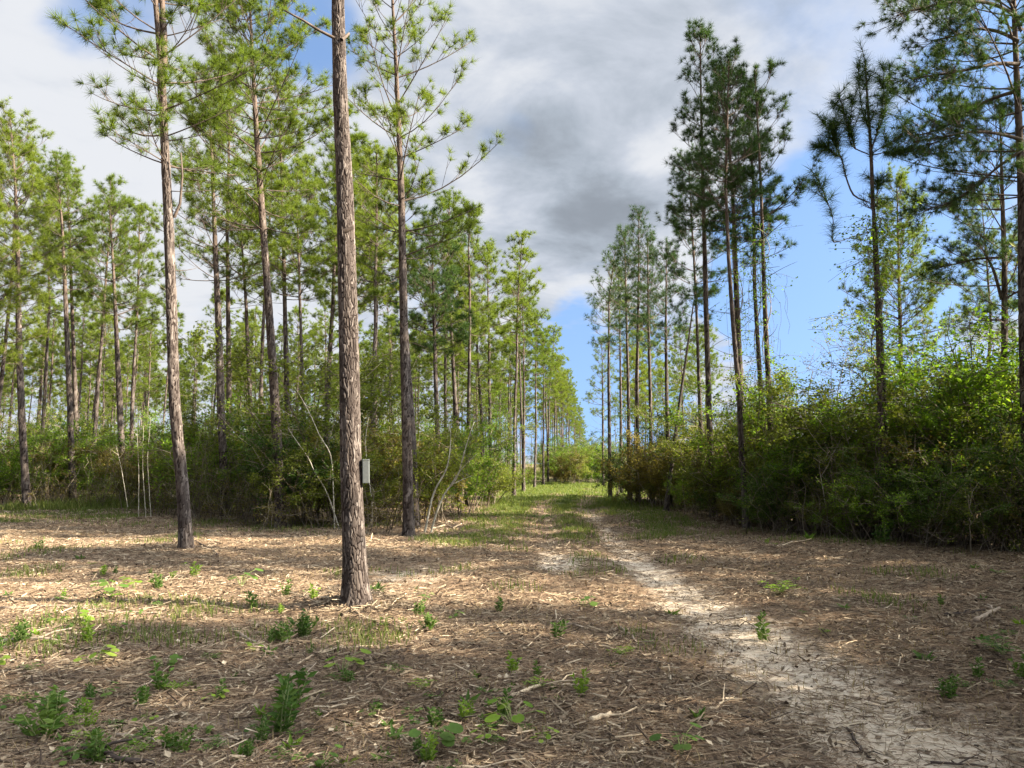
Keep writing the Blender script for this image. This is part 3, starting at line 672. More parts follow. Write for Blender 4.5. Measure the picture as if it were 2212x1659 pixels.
for k, (px, y, i, sc_) in enumerate([(500, 27, 2, 1.1), (705, 28, 0, 1.08),
        (800, 25, 1, .98), (815, 30, 3, 1.02), (1010, 30, 4, .98), (962, 33, 2, .95), (1062, 36, 1, .95), (205, 33, 0, 1.02), (92, 36, 5, 1.06), (290, 34, 3, 1.0), (-10, 31, 2, 1.05), (560, 34, 2, 1.12), (760, 34, 3, 1.08)]):
    stand_pine(i, 'tall pine of the near rows, standing among the first big trunks on the left', (px - CX) / FPX * y, y, k * 2.1, sc_ * 1.02, 'pines of the near rows'); spots.append(((px - CX) / FPX * y, y)); cnt += 1
for k in range(16):                   # the left row goes on, closing in
    y = r.uniform(95, 210); stand_pine(int(r.integers(6)), 'distant pine where the left row runs out to the vanishing corridor', (y - 38.3) * .1168 - abs(r.normal(0, 4)) + .6, y, r.uniform(0, 6.28), r.uniform(.85, 1.0), 'distant pines at the end of the left row'); cnt += 1
for k in range(26):                   # right of the corridor, farther back
    y = r.uniform(44, 120); x = 6.3 + (y - 38.3) * .1168 + abs(r.normal(0, 4.5))
    if taken(x, y, spots, 1.6) or x / y * FPX + CX > 1560: continue
    spots.append((x, y)); stand_pine(int(r.integers(6)), 'distant pine behind the corridor pines on the right', x, y, r.uniform(0, 6.28), r.uniform(.75, .95), 'distant pines right of the corridor'); cnt += 1
# woods behind the camera's right shoulder, outside the view: they throw the shade on the clearing
for k, (x, y, s) in enumerate([(13.5, 9.4, 1.15), (15, 3.5, 1.2), (12.5, .5, 1.1), (16, -2, 1.2), (14, -6, 1.15), (18, 2.6, 1.25), (19.5, 1, 1.2), (18, -8, 1.2), (21, 10, 1.25), (17, 10.5, 1.2), (23, 5, 1.2), (24, -3, 1.2),
                               (20.5, 14.5, 1.15), (24, 12, 1.2), (10.5, -3.5, 1.05), (12, -10, 1.1), (22, -12, 1.2), (17, 16.5, 1.15), (27, 9, 1.2), (26, 17, 1.2), (15.6, 17.6, 1.5), (16.4, 19.4, 1.5), (17.8, 21.6, 1.5), (18.3, 17, 1.5), (20, 20, 1.5), (20.5, 23.5, 1.5), (22.5, 21.5, 1.5)]):
    stand_pine(2 if s >= 1.5 else k % 6, 'pine of the woods to the right of the clearing', x, y, k * 1.7, s, 'pines outside the view')
print('stand pines', cnt)

# ------------------------------------------------------------------ shrubs
def shrub_meshes(seed, Hs, Rs, leafmat, n_st=9, subs=8, twigs=4, per=26, lsize=.072, open_low=.25, stemmat='stem', aspect=.5):
    r = np.random.default_rng(seed); b = MB(); f = MB(); lp = []
    for i in range(n_st):
        az = r.uniform(0, 6.28); tilt = R(min(abs(r.normal(0, 22)) + 4, 40 if Hs < 4 else 20)); L = Hs * r.uniform(.62, 1.05) / max(.6, cos(tilt) * 1.0)
        p0 = np.array([r.normal(0, .18 * Rs), r.normal(0, .18 * Rs), -.08]); d = np.array([sin(tilt) * cos(az), sin(tilt) * sin(az), cos(tilt)])
        s = np.linspace(0, 1, 8); q = p0 + np.outer(s * L, d) + np.cumsum(r.normal(0, .045 * Hs, (8, 3)), 0) * s[:, None]
        q[:, 2] = np.maximum(q[:, 2], -.08); q[:, 2] -= .10 * L * s ** 2.5
        rb = r.uniform(.010, .024) * (Hs / 3) ** .5
        b.tube(q, np.linspace(rb, .004, 8), 5, 0)
        for j in range(subs):
            t = r.uniform(open_low, .98) * 6.99; k = int(t); p = q[k] + (q[k + 1] - q[k]) * (t - k)
            a2 = r.uniform(0, 6.28); d2 = unit(np.array([cos(a2), sin(a2), r.uniform(-.25, .75)]) + .5 * unit(p * (1, 1, 0) + 1e-6)); l2 = Rs * r.uniform(.25, .62)
            e2 = p + d2 * l2; m2 = p + d2 * l2 * .5 + r.normal(0, .05, 3)
            b.tube([p, m2, e2], [.008, .006, .0035], 3, 0, False)
            lp.append(np.array([m2 + (e2 - m2) * u for u in r.random(per // 2)]))
            for w_ in range(twigs):
                u = r.uniform(.25, 1); p3 = p + d2 * l2 * u; d3 = unit(d2 * .6 + r.normal(0, .7, 3) + (0, 0, .15)); l3 = r.uniform(.18, .42) * Rs / 1.4
                e3 = p3 + d3 * l3; b.tube([p3, e3], [.0045, .003], 3, 0, False)
                lp.append(p3 + np.outer(r.random(per), e3 - p3) + r.normal(0, .05, (per, 3)))
    lp = np.concatenate(lp); lp = lp[lp[:, 2] > .06]
    leaves(f, lp, lsize, r, 0, aspect)
    return b.mesh('stems', [stemmat]), f.mesh('foliage', [leafmat], False)
def twiggy_meshes(seed, Hs, Rs, leafmat, stems=26, per=10, lsize=.05):
    """thicket of bare upright rods with few leaves"""
    r = np.random.default_rng(seed); b = MB(); f = MB(); lp = []
    for i in range(stems):
        az = r.uniform(0, 6.28); p0 = np.array([r.normal(0, .4 * Rs), r.normal(0, .4 * Rs), -.05]); L = Hs * r.uniform(.35, 1.05)
        d = unit(np.array([r.normal(0, .28), r.normal(0, .28), 1])); s = np.linspace(0, 1, 7)
        q = p0 + np.outer(s * L, d) + np.cumsum(r.normal(0, .03 * Hs, (7, 3)), 0) * s[:, None]; q[:, 2] = np.maximum(q[:, 2], -.05)
        b.tube(q, np.linspace(r.uniform(.006, .014), .003, 7), 4, 0)
        for j in range(7):
            t = r.uniform(.25, .98) * 5.99; k = int(t); p = q[k] + (q[k + 1] - q[k]) * (t - k)
            d2 = unit(r.normal(0, 1, 3) * (1, 1, .5) + (0, 0, .3)); e = p + d2 * r.uniform(.15, .6); b.tube([p, (p + e) / 2 + r.normal(0, .03, 3), e], [.005, .004, .0025], 3, 0, False)
            lp.append(p + np.outer(r.random(per), e - p) + r.normal(0, .03, (per, 3)))
    lp = np.concatenate(lp); leaves(f, lp[lp[:, 2] > .05], lsize, r, 0)
    return b.mesh('stems', ['stem']), f.mesh('foliage', [leafmat], False)
SH = {}
for key, a in dict(
        olive=[(700, 3.1, 1.6, 'olive'), (701, 2.7, 1.5, 'olive'), (702, 3.4, 1.7, 'olive')],
        green=[(710, 3.2, 1.6, 'green'), (711, 2.6, 1.5, 'green')],
        dark=[(720, 2.8, 1.5, 'darkleaf'), (721, 3.3, 1.6, 'darkleaf')],
        brown=[(730, 2.6, 1.5, 'brown'), (731, 2.2, 1.4, 'brown')]).items():
    SH[key] = [shrub_meshes(*q, n_st=10, subs=9, twigs=4, per=24) for q in a]
SH['twiggy'] = [twiggy_meshes(740, 2.0, 1.3, 'olive'), twiggy_meshes(741, 1.5, 1.3, 'brown'), twiggy_meshes(742, 2.4, 1.1, 'olive')]
SH['bare'] = [twiggy_meshes(750, 1.7, 1.4, 'brown', 34, 2, .05), twiggy_meshes(751, 1.3, 1.5, 'olive', 34, 3, .05)]
SH['tall'] = [shrub_meshes(760, 5.2, 1.9, 'green', 7, 9, 4, 16, .075, .35), shrub_meshes(761, 5.6, 1.8, 'olive', 6, 9, 4, 12, .07, .4), shrub_meshes(762, 6.4, 1.7, 'brown', 6, 9, 3, 5, .06, .4)]
def shrub(kind, i, x, y, s, label, group=None, sz=None, name=None, rz=None):
    st, fo = SH[kind][i % len(SH[kind])]
    t = thing(name or ('small_tree' if kind == 'tall' else 'shrub'), label, 'small tree' if kind == 'tall' else 'shrub', (x, y, hz(x, y)), group)
    t.rotation_euler = (0, 0, rng.uniform(0, 6.28) if rz is None else rz); t.scale = (s, s, sz or s)
    link('stems', st, t); link('foliage', fo, t)
    return t
def shrub_px(kind, i, px, y, s, label, group=None, sz=None, name=None):
    return shrub(kind, i, (px - CX) / FPX * y, y, s, label, group, sz, name)
# shrubs one can point to
shrub_px('dark', 0, 650, 20.3, 1.12, 'dense dark shrub beside the full-crowned pine, left of the front trunk')
shrub_px('olive', 0, 712, 19.8, .98, 'olive shrub directly behind the front trunk')
shrub_px('olive', 2, 690, 22.0, 1.5, 'tall wispy olive shrub rising behind the dark one left of the front trunk')
shrub_px('olive', 0, 632, 22.5, 1.45, 'tall olive shrub wrapping the foot of the full-crowned pine')
shrub_px('green', 1, 560, 24.5, 1.4, 'green shrub left of the full-crowned pine, behind the twiggy edge')
shrub_px('olive', 1, 470, 27.5, 1.35, 'olive shrub behind the slim straight pine')
shrub_px('olive', 1, 810, 20.2, .95, 'olive shrub showing just right of the grey box')
shrub_px('brown', 0, 850, 21.5, 1.15, 'brownish shrub behind the open-crowned pine')
shrub_px('olive', 0, 935, 21.5, 1.0, 'olive shrub behind the pale crooked sapling')
shrub_px('green', 0, 985, 24.0, .95, 'sunlit green shrub between the pale sapling and the corridor row')
shrub_px('olive', 2, 1030, 26.5, .92, 'rounded olive shrub last before the corridor row')
shrub_px('olive', 1, 1065, 30.0, .85, 'low olive shrub tucked against the first row pine')
shrub_px('green', 1, 980, 29.0, 1.25, 'tall green shrub behind the sunlit one near the corridor')
shrub_px('dark', 1, 1322, 36.5, .95, 'dark green rounded bush at the right mouth of the corridor')
shrub_px('dark', 0, 1352, 36.0, .85, 'dark bush close right of the rounded one at the corridor mouth')
shrub_px('green', 0, 110, 30.5, 1.15, 'bright sunlit green bush near the left edge')
shrub_px('green', 1, 215, 31.5, 1.05, 'yellow-green bush beside the tufted pine near the left edge')
shrub_px('dark', 0, 405, 32, 1.05, 'dark green bush behind the forked pine trunk')
shrub_px('green', 1, 10, 28.5, 1.2, 'green bush cut by the left edge')
shrub_px('brown', 1, 300, 29.5, 1.1, 'tan-leaved bush below the round-crowned pine')
for px, y, k in [(330, 27, 0), (390, 24.5, 1), (445, 23, 2), (500, 22.5, 0), (545, 22, 1), (580, 21, 2), (250, 27.5, 0), (170, 28, 1), (90, 28.5, 2), (470, 26, 0), (530, 25, 2), (360, 29, 2), (20, 28.5, 1), (620, 19.5, 1), (745, 20, 0), (830, 18.8, 1)]:
    shrub_px('twiggy', k, px, y, 1.0 + .1 * (k == 2), 'thin twiggy sapling thicket along the back edge of the clearing on the left', 'twiggy thickets along the left edge')
r = np.random.default_rng(8)
for k in range(95):                   # understory through the left stand
    y = r.uniform(25, 75); px = r.uniform(-60, 1040)
    if y < 30 and px < 420: y += 8
    shrub_px(['olive', 'green', 'green', 'olive', 'green', 'brown'][int(r.integers(6))], int(r.integers(3)), px, y, r.uniform(.9, 1.4), 'understory shrub back among the pines of the left stand', 'understory of the left stand')
for k in range(22):                   # young hardwoods under the pines
    y = r.uniform(31, 58); shrub_px('tall', int(r.integers(2)), r.uniform(-40, 1040), y, r.uniform(.75, 1.1), 'young leafy hardwood under the pines of the left stand', 'young hardwoods of the left stand')
for k in range(26):                   # low growth along the corridor and closing its end
    y = r.uniform(56, 84); x = 2.6 + (y - 38.3) * .1168 + r.uniform(-2.6, 3.4)
    shrub(['olive', 'green', 'brown'][k % 3], k, x, y, r.uniform(.8, 1.3), 'hazy low shrub at the far end of the corridor', 'shrubs at the end of the corridor')
for k in range(12):                   # woods' edge where the corridor runs out
    y = r.uniform(92, 135); x = 3 + (y - 38.3) * .1168 + r.uniform(-12, 7)
    shrub(['green', 'olive', 'dark'][k % 3], k, x, y, r.uniform(1.4, 2.1), 'distant bush closing off the vanishing end of the corridor', 'distant bushes closing the corridor')
for k in range(12):
    y = 44 + k * 4.5; x = -1.3 + (y - 38.3) * .1168 + r.normal(0, .5)
    shrub(['olive', 'green', 'brown', 'olive'][k % 4], k, x, y, r.uniform(.4, .75), 'low sunlit shrub under the row of pines left of the corridor', 'shrubs under the corridor row')
# right-hand wall of shrubs: front edge, middle, tall back
edge = [(1350, 36), (1500, 24), (1610, 20), (1750, 17.3), (1900, 15.7), (2060, 14.9), (2212, 14.4), (2400, 13.2)]
ex = np.array([(a - CX) / FPX * c for a, c in edge]); ey = np.array([c for _, c in edge])
def edge_x(y): return np.interp(y, ey[::-1], ex[::-1])
RIGHT = [
    ('brown', 0, 1400, 31, 1.05, 'brownish shrub leading the right-hand thicket nearest the corridor'),
    ('brown', 1, 1452, 28, 1.25, 'rusty-olive rounded shrub left of the right clump'),
    ('olive', 0, 1500, 26, 1.1, 'olive shrub at the foot of the tallest right pine'),
    ('brown', 0, 1545, 23.5, 1.0, 'brown shrub left of the pale-flecked pine'),
    ('olive', 1, 1590, 21.8, 1.05, 'olive shrub right behind the pale-flecked pine'),
    ('olive', 2, 1650, 20.8, 1.15, 'shrub between the pale-flecked pine and the blue gap'),
    ('green', 0, 1705, 20.5, 1.3, 'tall green shrub under the blue gap'),
    ('olive', 0, 1770, 19.0, 1.15, 'olive shrub right of the tall green one under the blue gap'),
    ('dark', 0, 1830, 18.3, 1.1, 'dark shrub just left of the lone sparse pine'),
    ('olive', 2, 1880, 18.4, 1.1, 'shrub immediately behind the lone sparse pine'),
    ('green', 1, 1960, 17.4, 1.15, 'lighter green shrub right of the lone sparse pine'),
    ('olive', 1, 2030, 17.0, 1.2, 'olive shrub below the crooked-limbed pine'),
    ('green', 0, 2090, 18.2, 1.6, 'tall leafy green shrub topping the thicket near the right edge'),
    ('green', 1, 2180, 17.6, 1.85, 'tall leafy green shrub at the right edge'),
    ('dark', 1, 2150, 15.8, .9, 'dark glossy shrub low down near the right edge'),
    ('green', 0, 2230, 16.6, 1.5, 'leafy green shrub cut by the right edge, below the tall one'),
    ('dark', 0, 2205, 14.9, .95, 'dark shrub hiding the foot of the right-edge pine'),
    ('green', 1, 2120, 16.6, 1.35, 'light green shrub in front of the tall leafy ones near the right edge'),
    ('green', 1, 1700, 19.0, .95, 'green shrub in the thicket face between the pale-flecked and lone pines'),
    ('green', 0, 1930, 16.6, .8, 'lower green shrub close right of the lone sparse pine'),
    ('green', 0, 2010, 19.8, 1.6, 'bright-topped shrub behind the thicket right of the lone sparse pine'),
]
for kd, i, px, y, s, lab in RIGHT: shrub_px(kd, i, px, y, s, lab)
for k in range(20):                   # ragged leafy skirt along the thicket's edge
    y = [14.7, 15.2, 15.9, 16.6, 17.4, 18.2, 19.2, 20.3, 21.6, 23, 24.6, 26.5, 28.5, 31, 33.5, 15.5, 17, 18.8, 16.2, 14.4][k]; x = edge_x(y) + r.uniform(-.1, .7)
    shrub(['olive', 'dark', 'green', 'brown'][k % 4], k, x, y, r.uniform(.30, .62), 'low leafy bush at the front edge of the right-hand thicket', 'low bushes edging the thicket')
for k in range(20):                   # bare twigs and low stuff along the shaded foot of the thicket
    y = r.uniform(14.6, 30) if k > 8 else r.uniform(14.3, 17); x = edge_x(y) + r.uniform(.1, 1.1)
    shrub('bare' if k % 3 else 'twiggy', k, x, y, r.uniform(.75, 1.15), 'bare tangled brush at the shaded foot of the right-hand thicket', 'brush at the foot of the thicket')
for k in range(30):
    y = r.uniform(16, 34); x = edge_x(y) + r.uniform(1.2, 5.5)
    shrub(['olive', 'dark', 'brown', 'olive'][int(r.integers(4))], int(r.integers(3)), x, y, r.uniform(.95, 1.25), 'shrub inside the dense right-hand thicket', 'shrubs within the right-hand thicket')
for k, (px, y, i, s) in enumerate([(1640, 27, 1, 1.0), (1765, 30, 2, 1.15), (1830, 31, 2, 1.2), (1990, 30, 0, 1.5), (2060, 28, 1, 1.5), (2120, 26, 1, 1.35), (1560, 30, 0, .95), (1900, 27, 2, 1.2), (1800, 24, 0, .9)]):
    shrub_px('tall', i, px, y, s, ['slim leafy tree beside the right clump', 'pale bare-twigged tree under the blue gap', 'second pale twiggy tree, nearer the lone pine', 'yellow-green young tree behind the lone sparse pine', 'olive young tree left of the crooked-limbed pine', 'olive young tree just under the crooked limbs',
        'green young tree behind the tallest right pine', 'bare-topped young tree right behind the lone sparse pine', 'leafy young tree low under the blue gap'][k])
# shrubs outside the view to the right
for k in range(14):
    shrub(['olive', 'dark', 'green'][k % 3], k, 12.3 + (k % 3) * 1.5 + (4.2 if k < 4 else .6 if k < 6 else -.9), 12 - k * 1.25, 2.25 + .2 * (k % 2), 'shrub of the woods to the right of the clearing', 'shrubs outside the view')

for k, (x, y, s) in enumerate([(11.6, 8.5, 1.55), (11.2, 5, 1.7), (10.2, 1.5, 1.75), (11.5, -2, 1.8), (13.5, 7, 1.9), (13.2, 3, 1.9), (14, -1, 1.9), (9.5, -5, 1.7), (12.5, -6.5, 1.8), (15.5, 5.2, 2.0), (13.2, 10.8, 1.5), (16.2, 9.8, 1.9)]):
    shrub('tall', k % 2, x, y, s, 'tall hardwood of the woods to the right of the clearing', 'hardwoods outside the view')

# ------------------------------------------------------------------ pale crooked sapling and other stems (traced)
def stem_thing(name, label, Y, lines, mat, leafmat, seed, lsize=.05, nleaf=8, group=None, cat='sapling'):
    p0 = W(*lines[0][0][0][:2], Y); loc = np.array([p0[0], Y, hz(p0[0], Y)])
    t = thing(name, label, cat, tuple(loc), group); r = np.random.default_rng(seed); f = MB(); lp = []
    for pts, r0 in lines:
        q = np.array([W(a[0], a[1], Y + (a[2] if len(a) > 2 else 0)) for a in pts]) - loc
        if pts is lines[0][0] or q[0, 2] < .25: q[0, 2] = -.05
        u = np.linspace(0, len(q) - 1, 14); q = np.stack([np.interp(u, np.arange(len(q)), q[:, i]) for i in range(3)], 1)
        q[1:-1] = (q[:-2] + 2 * q[1:-1] + q[2:]) / 4
        b = MB(); b.tube(q, np.linspace(r0 * .82, r0 * .28, 14), 7, 0); link('stem', b.mesh('stem', [mat]), t)
        tb = q[7:]
        for k in range(10):
            i = r.integers(len(tb) - 1); p = tb[i]; e = p + unit(r.normal(0, 1, 3) + (0, 0, .4)) * r.uniform(.2, .6)
            f.tube([p, (p + e) / 2, e], [.006, .005, .003], 3, 1, False); lp.append(p + np.outer(r.random(nleaf), e - p) + r.normal(0, .05, (nleaf, 3)))
    leaves(f, np.concatenate(lp), lsize, r, 0); link('foliage', f.mesh('foliage', [leafmat, 'stem'], False), t)
c7 = lambda x, y, d=0: (621.8 + x * .2425, 804.7 + y * .2425, d)
stem_thing('sapling', 'pale crooked sapling with two bent stems right of the front trunk', 18.2, [
    ([c7(1215, 1420), c7(1260, 1230), c7(1290, 1080), c7(1350, 970), c7(1420, 870), c7(1440, 730), c7(1455, 600), c7(1440, 460)], .034),
    ([c7(1270, 1430), c7(1310, 1280), c7(1385, 1090), c7(1440, 1020), c7(1520, 940), c7(1550, 780), c7(1590, 640), c7(1660, 440)], .034),
    ([c7(1440, 1020), c7(1530, 880, -.1), c7(1600, 800, -.2), c7(1690, 720, -.3)], .02),
    ([c7(1450, 1005), c7(1560, 950, .1), c7(1640, 920, .2)], .014)], 'pale', 'olive', 1)
stem_thing('sapling', 'leaning pale sapling crossing the dark shrub left of the front trunk', 19.0, [
    ([c7(420, 1340), c7(400, 880), c7(385, 700), c7(290, 590), c7(230, 430), c7(130, 240), c7(60, 130)], .022),
    ([c7(470, 1340), c7(350, 1050), c7(240, 900), c7(190, 760), c7(60, 590), c7(0, 490)], .022)], 'pale', 'olive', 2)
stem_thing('sapling', 'thin grey-stemmed sapling between the front trunk and open-crowned pine', 19.0, [
    ([c7(740, 1390), c7(760, 1200), c7(700, 800), c7(690, 580), c7(720, 400)], .018)], 'pale', 'olive', 3)
stem_thing('sapling', 'cluster of upright pale rods left of the forked pine', 22.5, [
    ([(300, 1110), (300, 1020), (296, 930)], .014), ([(316, 1112), (308, 1010), (310, 920)], .014), ([(327, 1112), (318, 990), (326, 900)], .013), ([(276, 1095), (262, 1010), (250, 960)], .014)], 'pale', 'olive', 4)
stem_thing('sapling', 'slim sapling with white-flecked stem right of the track edge', 17.0, [
    ([c6(975, 1640), c6(930, 1500), c6(905, 1360), c6(915, 1280)], .016), ([c6(870, 1300), c6(930, 1340), c6(1010, 1250)], .012)], 'pale', 'olive', 5)

# climbing vines on the right-hand trunks
def vine(label, Y, line, seed, n=900, spread=.35, lsize=.06, mat='green', hang=10):
    q = np.array([W(a, c, Y) for a, c in line]); loc = np.array([q[0, 0], Y, hz(q[0, 0], Y)]); q = q - loc; q[0, 2] = 0
    t = thing('vine', label, 'vine', tuple(loc)); r = np.random.default_rng(seed); b = MB(); f = MB()
    u = np.linspace(0, len(q) - 1, 60); c = np.stack([np.interp(u, np.arange(len(q)), q[:, i]) for i in range(3)], 1)
    for k in range(2):
        s = np.arange(60) * (.32 + .1 * k) + k * 3; b.tube(c + .13 * np.stack([np.cos(s), np.sin(s), 0 * s], 1), .008, 4, 0)
    lp = []
    for k in range(int(n / 12)):
        p = c[r.integers(12, 60)] + r.normal(0, .1, 3); e = p + np.array([r.normal(0, spread), r.normal(0, spread), r.uniform(-.5, .25)])
        b.tube([p, (p + e) / 2 + (0, 0, .06), e], [.005, .004, .003], 3, 0, False); lp.append(p + np.outer(r.random(12), e - p) + r.normal(0, .06, (12, 3)))
    for k in range(hang):
        p = c[r.integers(20, 60)] + np.array([r.normal(0, .45), r.normal(0, .3), 0]); s = np.linspace(0, 1, 6); L = r.uniform(.8, 2.2)
        b.tube(np.stack([p[0] + np.cumsum(r.normal(0, .06, 6)), p[1] + 0 * s, p[2] - s * L], 1), .004, 3, 0, False)
    leaves(f, np.concatenate(lp), lsize, r, 0, .7)
    link('stem', b.mesh('stem', ['stem']), t); link('foliage', f.mesh('foliage', [mat], False), t)
vine('leafy vine wrapped round the vine-clad pine in the right clump', 21.4, [(1606, 1110), (1600, 850), (1593, 620), (1588, 430)], 1, 1500, .4)
vine('leafy vine climbing the straight black-looking pine in the right clump', 22.4, [(1655, 1110), (1645, 850), (1633, 620), (1629, 470)], 2, 1100, .4)
vine('leafy vine trailing from the outermost clump pine by the blue gap', 20.4, [(1672, 1120), (1662, 850), (1654, 640), (1650, 480)], 3, 1000, .45)
vine('broad-leaved vine spreading from the lone sparse pine', 16.1, [(1909, 1150), (1906, 960), (1896, 740), (1890, 560), (1888, 470)], 4, 2600, .55, .062, 'green', 14)

# ------------------------------------------------------------------ grey box on the front pine
bx = W(790, 1018, 8.55)
t = thing('marker_box', 'grey plastic box fixed upright to the side of the front pine trunk', 'box', (bx[0], bx[1], bx[2]))
b = MB(); ww, dd, hh, rr_ = .041, .055, .132, .012
prof = []
for cxs, cys, a0 in ((1, 1, 0), (-1, 1, 90), (-1, -1, 180), (1, -1, 270)):
    for a in np.radians(a0 + np.linspace(0, 90, 6)): prof.append((cxs * (ww - rr_) + rr_ * cos(a), cys * (dd - rr_) + rr_ * sin(a)))
prof = np.array(prof); k = len(prof)
def loft(b, rings, mi=0):
    V = np.concatenate([np.column_stack([prof * s, np.full(k, z)]) for s, z in rings]); F = []
    for i in range(len(rings) - 1):
        for j in range(k): F.append((i * k + j, i * k + (j + 1) % k, (i + 1) * k + (j + 1) % k, (i + 1) * k + j))
    b.add(V, F, mi); b.f.append((np.arange(k)[None, ::-1] + b.nv - len(V), mi)); b.f.append((np.arange(k)[None] + b.nv - k, mi))
loft(b, [(.93, -hh), (1, -hh + .006), (1, hh - .020), (.97, hh - .019)]); link('body', b.mesh('body', ['plastic'], False), t)
b = MB(); loft(b, [(.99, hh - .016), (1.02, hh - .014), (1.02, hh - .003), (.95, hh)]); link('lid', b.mesh('lid', ['plastic'], False), t)
b = MB(); b.tube([(-.075, 0, .07), (-.035, 0, .07)], .012, 8); b.tube([(-.075, 0, -.07), (-.035, 0, -.07)], .012, 8); link('bracket', b.mesh('bracket', ['bracket']), t)
t.rotation_euler = (0, R(-1.6), R(12))

# ------------------------------------------------------------------ litter, straw and grass over the floor (nobody could count them)
def in_view_points(n, y0, y1, power, r, margin=.80):
    u = r.random(n); y = (y0 ** power + u * (y1 ** power - y0 ** power)) ** (1 / power)
    return r.uniform(-1, 1, n) * (y * margin + 1.5), y
def strips(name, x, y, ln, wd, r, mats, lift=.03, tilt=.18):
    n = len(x); a = r.uniform(0, pi, n); d = np.stack([np.cos(a), np.sin(a), r.normal(0, tilt, n)], 1); d = unit(d)
    s = np.stack([-np.sin(a), np.cos(a), r.normal(0, .35, n)], 1); s = unit(s); up = np.cross(d, s)
    c = np.stack([x, y, H(x, y) + r.random(n) ** 2 * lift + .004 + np.abs(d[:, 2]) * ln * .35], 1)
    e0 = c - d * ln[:, None] / 2; e1 = c + d * ln[:, None] / 2
    w2 = wd[:, None] / 2; sk = r.normal(0, .35, n)[:, None] * wd[:, None] * s
    V = []
    for p, f in ((e0 + sk, .7), (e1, .55)):
        V += [p - s * w2 * f, p + up * w2 * .9 * f, p + s * w2 * f]
    V = np.stack(V, 1).reshape(-1, 3); o = np.arange(n)[:, None, None] * 6
    F = (o + np.array([[0, 1, 4, 3], [1, 2, 5, 4]])[None]).reshape(-1, 4)
    b = MB(); b.add(V, F, 0)
    return link(name, b.mesh(name, mats, False))
r = np.random.default_rng(77)
x, y = in_view_points(420000, 2.6, 27, .75, r)
sd, gr = cover(x, y)
heap = np.exp(-((x - PINE0[0] - .3) ** 2 + (y - PINE0[1] + .2) ** 2) / .9) + np.exp(-((x + 4) ** 2 / 3 + (y - 6.2) ** 2 / 2)) * .6 + np.exp(-((x - 8.6) ** 2 / 6 + (y - 12) ** 2 / 2)) * .6
keep = (r.random(len(x)) < np.clip(.92 - .70 * sd - .25 * gr + 1.1 * (vnoise(x * .9, y * 1.1 + 40) - .55) + .5 * (vnoise(x * 3, y * 3 + 12) - .5) + heap * .6, .10, 1)) & (x < edge_x(np.clip(y, 13.2, 36)) + 2.5)
x, y = x[keep], y[keep]; n_ = len(x)
for (bx_, by_, rad_, nn_) in ((PINE0[0], PINE0[1], .55, 3200), (-5.9, 14, .6, 1200)):   # shed bark and needles heaped round the feet of the pines
    ra = .16 + rad_ * r.random(nn_) ** .8; aa = r.uniform(0, 6.28, nn_); x = np.append(x, bx_ + ra * np.cos(aa)); y = np.append(y, by_ + ra * np.sin(aa))
n_ = len(x)
ln = np.clip(r.lognormal(math.log(.034), .62, n_), .016, .21) * (1 + .022 * y); wd = np.clip(ln * r.uniform(.07, .26, n_), .005, .018) * (1 + .03 * y)
tag(strips('wood_chip_litter', x, y, ln, wd, r, ['chip'], .035), 'shredded brown bark, chips and twigs covering the clearing floor', 'wood litter', kind='stuff')
x, y = in_view_points(230000, 2.6, 24, .85, r)
sd, gr = cover(x, y); keep = r.random(len(x)) < .95 - .72 * sd; x, y = x[keep], y[keep]; n_ = len(x)
tag(strips('pine_straw', x, y, r.uniform(.08, .22, n_), np.full(n_, .0035) * (1 + .08 * y), r, ['straw'], .03, .1), 'fallen reddish brown pine needles strewn over the clearing', 'pine straw', kind='stuff')

x, y = in_view_points(60000, 2.6, 26, .8, r); sd, gr = cover(x, y); keep = r.random(len(x)) < .95 - .7 * sd; x, y = x[keep], y[keep]
b = MB(); leaves(b, np.stack([x, y, H(x, y) + r.uniform(.006, .03, len(x))], 1), .045, r, 0, .7, .86)
tag(link('leaf_litter', b.mesh('leaf_litter', ['chip'], False)), 'dry curled brown leaf and bark flakes between the chips', 'leaf litter', kind='stuff')

def blades(name, x, y, hgt, wid, r, mat, label):
    n = len(x); a = r.uniform(0, 6.28, n); d = np.stack([np.cos(a), np.sin(a), 0 * a], 1); s = np.stack([-np.sin(a), np.cos(a), 0 * a], 1)
    p = np.stack([x, y, H(x, y) - .005], 1); h = hgt[:, None]; w2 = wid[:, None] / 2; up = np.array([0, 0, 1.])
    lean = r.uniform(.15, .8, n)[:, None]
    V = np.stack([p - s * w2, p + s * w2, p + up * h * .6 + d * h * lean * .35 + s * w2 * .8, p + up * h * .6 + d * h * lean * .35 - s * w2 * .8, p + up * h * .9 + d * h * lean], 1).reshape(-1, 3)
    o = np.arange(n)[:, None] * 5
    b = MB(); b.add(V, o + np.array([[0, 1, 2, 3]]), 0); b.f.append((o + np.array([[3, 2, 4]]), 0))
    tag(link(name, b.mesh(name, [mat], False)), label, 'grass', kind='stuff')
x, y = in_view_points(1500000, 3.2, 62, 1.0, r, .75)
sd, gr = cover(x, y); keep = (r.random(len(x)) < np.clip((gr - .16) * 1.0 * sstep(vnoise(x * 2.1, y * 2.1), .2, .75) + .0 * x, 0, 1)); x, y = x[keep], y[keep]; n_ = len(x)
blades('grass', x, y, r.uniform(.04, .14, n_) * (1 + .012 * y), np.full(n_, .0065) * (1 + .06 * y), r, 'grass', 'short green grass along the middle and edges of the track')
x, y = in_view_points(26000, 2.8, 26, 1.2, r)
keep = vnoise(x * .9 + 7, y * .9) > .5; x, y = x[keep], y[keep]; n_ = len(x)
blades('dry_grass', x, y, r.uniform(.03, .10, n_), np.full(n_, .004) * (1 + .08 * y), r, 'drygrass', 'scattered dry straw-coloured grass in the clearing')
